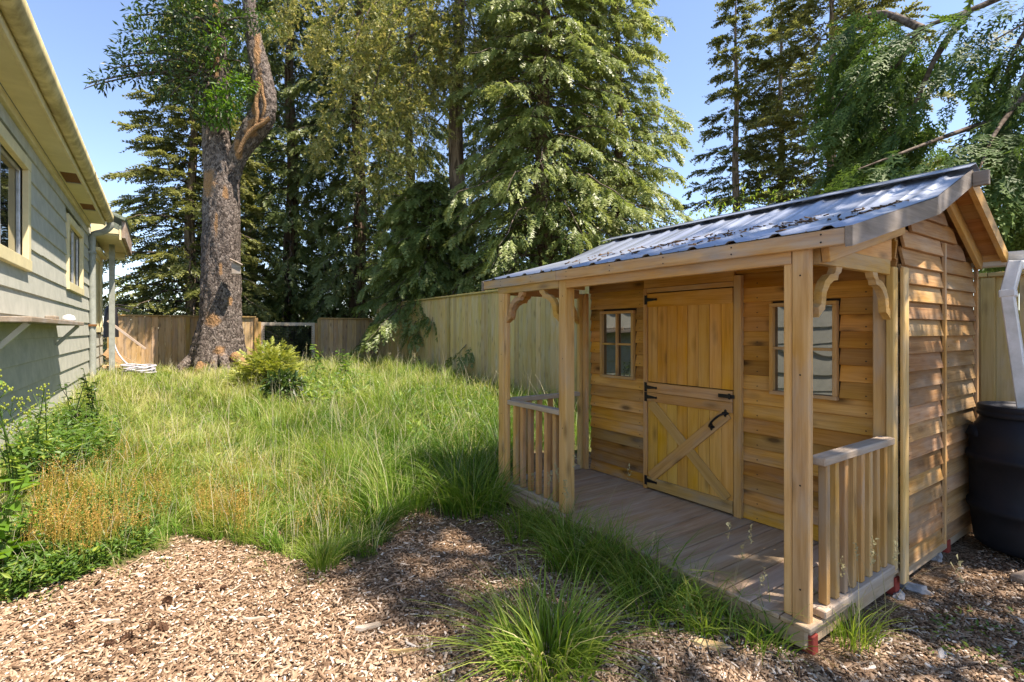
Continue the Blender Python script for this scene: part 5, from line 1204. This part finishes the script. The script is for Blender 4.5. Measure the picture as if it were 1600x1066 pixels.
# pine cones
def cone_mesh():
    J = Join(); lv, lf = lathe([(.001, 0), (.008, .004), (.011, .016), (.008, .032), (.001, .042)], 8); J.add(lv, lf)
    for k in range(34):
        s = k / 34; a = k * 2.4; r = .012 * math.sin(.35 + 2.5 * s) + .003; z = .003 + .036 * s; c = np.array([r * math.cos(a) * .7, r * math.sin(a) * .7, z]); o_ = np.array([math.cos(a), math.sin(a), .5]) * .009; e = np.array([-math.sin(a), math.cos(a), 0]) * .005
        J.add([c - e, c + e, c + e * .7 + o_, c - e * .7 + o_], [[0, 1, 2, 3]])
    v_, f_, _ = J.get(); return v_, f_
cv_, cf_ = cone_mesh(); cme = bpy.data.meshes.new('pine_cone'); cme.from_pydata([tuple(p) for p in cv_], [], [tuple(int(q) for q in f) for f in cf_]); cme.materials.append(M['cone'])
for k, (px_, py_, lab) in enumerate(((162, 1013, 'dark pine cone beside a pale wood piece near the bottom'), (188, 1008, 'pine cone lying next to the darkest cone'), (210, 1027, 'lowest pine cone on the sunlit mulch'), (120, 980, 'pine cone nearest the house side of the mulch'), (263, 941, 'pine cone on the sunlit mulch above the others'),
                                 (343, 924, 'brown pine cone below the sorrel edge'), (232, 987, 'pair cone lying behind the dark cone'), (262, 990, 'pair cone lying farther from the house'), (317, 920, 'reddish pine cone below the bare patch'))):
    gx_, gy_, gz_ = ground_at(px_, py_); o = bpy.data.objects.new('pine_cone', cme)
    place(o, None, Matrix.Translation((gx_, gy_, gz_ + .016)) @ Matrix.Rotation(k * 1.3, 4, 'Z') @ Matrix.Rotation(1.4, 4, 'Y') @ Matrix.Scale(1.0 + .25 * math.sin(k * 2), 4)); tag(o, lab, 'pine cone', 'pine cones on the mulch')
# stones by the shed
def stone(name, label, px_, py_, sx, sy, sz, mat='stone', group='stones beside the shed'):
    gx_, gy_, gz_ = ground_at(px_, py_); bm = bmesh.new(); bmesh.ops.create_icosphere(bm, subdivisions=2, radius=1)
    for v in bm.verts: f = 1 + .16 * math.sin(5 * v.co.x + px_) + .12 * math.sin(7 * v.co.y + py_) + .1 * math.sin(9 * v.co.z); v.co = Vector((v.co.x * sx * f, v.co.y * sy * f, v.co.z * sz * f))
    me = bpy.data.meshes.new(name); bm.to_mesh(me); bm.free(); me.materials.append(M[mat]); o = bpy.data.objects.new(name, me)
    place(o, None, Matrix.Translation((gx_, gy_, gz_ + sz * .3)) @ MR @ Matrix.Rotation(.2, 4, 'Z')); return tag(o, label, 'stone', group)
stone('stone', 'long grey stone edging piece beside the shed corner', 1428, 922, .035, .085, .028); stone('stone', 'small grey stone in front of the corner footing', 1405, 932, .06, .025, .02)
stone('stone', 'pale stone under the side wall of the shed', 1462, 872, .06, .04, .03); stone('stone', 'flat brown stone at the bottom of the mulch', 612, 1050, .035, .03, .012, 'oldwood', None)
stone('stone', 'pale stone in the mulch by the lower side of the view', 1470, 1025, .045, .02, .018, 'stone', None); stone('stone', 'white stone beside the porch skirt', 852, 825, .03, .05, .025, 'white_pvc', None)
# needle litter on the roof
n = 620; fv = rng.beta(3.5, 2.2, n); v_ = 2.40 + .95 * fv; u_ = RU0 + .1 + 2.2 * rng.random(n) ** 1.5; kq = rng.random(n) < np.clip(.35 + .8 * np.sin(u_ * 9 + fv * 2) * np.sin(u_ * 23), 0.08, 1); v_, u_ = v_[kq], u_[kq]; n = len(v_)
z_ = 1.888 + (v_ - 2.352) * .2675 + .008; wp = np.array([W(a, b_, c) for a, b_, c in zip(v_, u_, z_)])
V_, F_, T_ = chips(wp[:, 0], wp[:, 1], wp[:, 2] + .004 * rng.random(n), rng.uniform(.015, .06, n), rng.uniform(.004, .014, n), np.full(n, .006), np.clip(rng.normal(.45, .2, n), 0, 1), .2)
tag(npmesh('roof_litter', V_, F_, M['needle'], None, {'tint': T_}), 'brown needle and bark litter lying on the metal shed roof', 'litter', None, 'stuff')
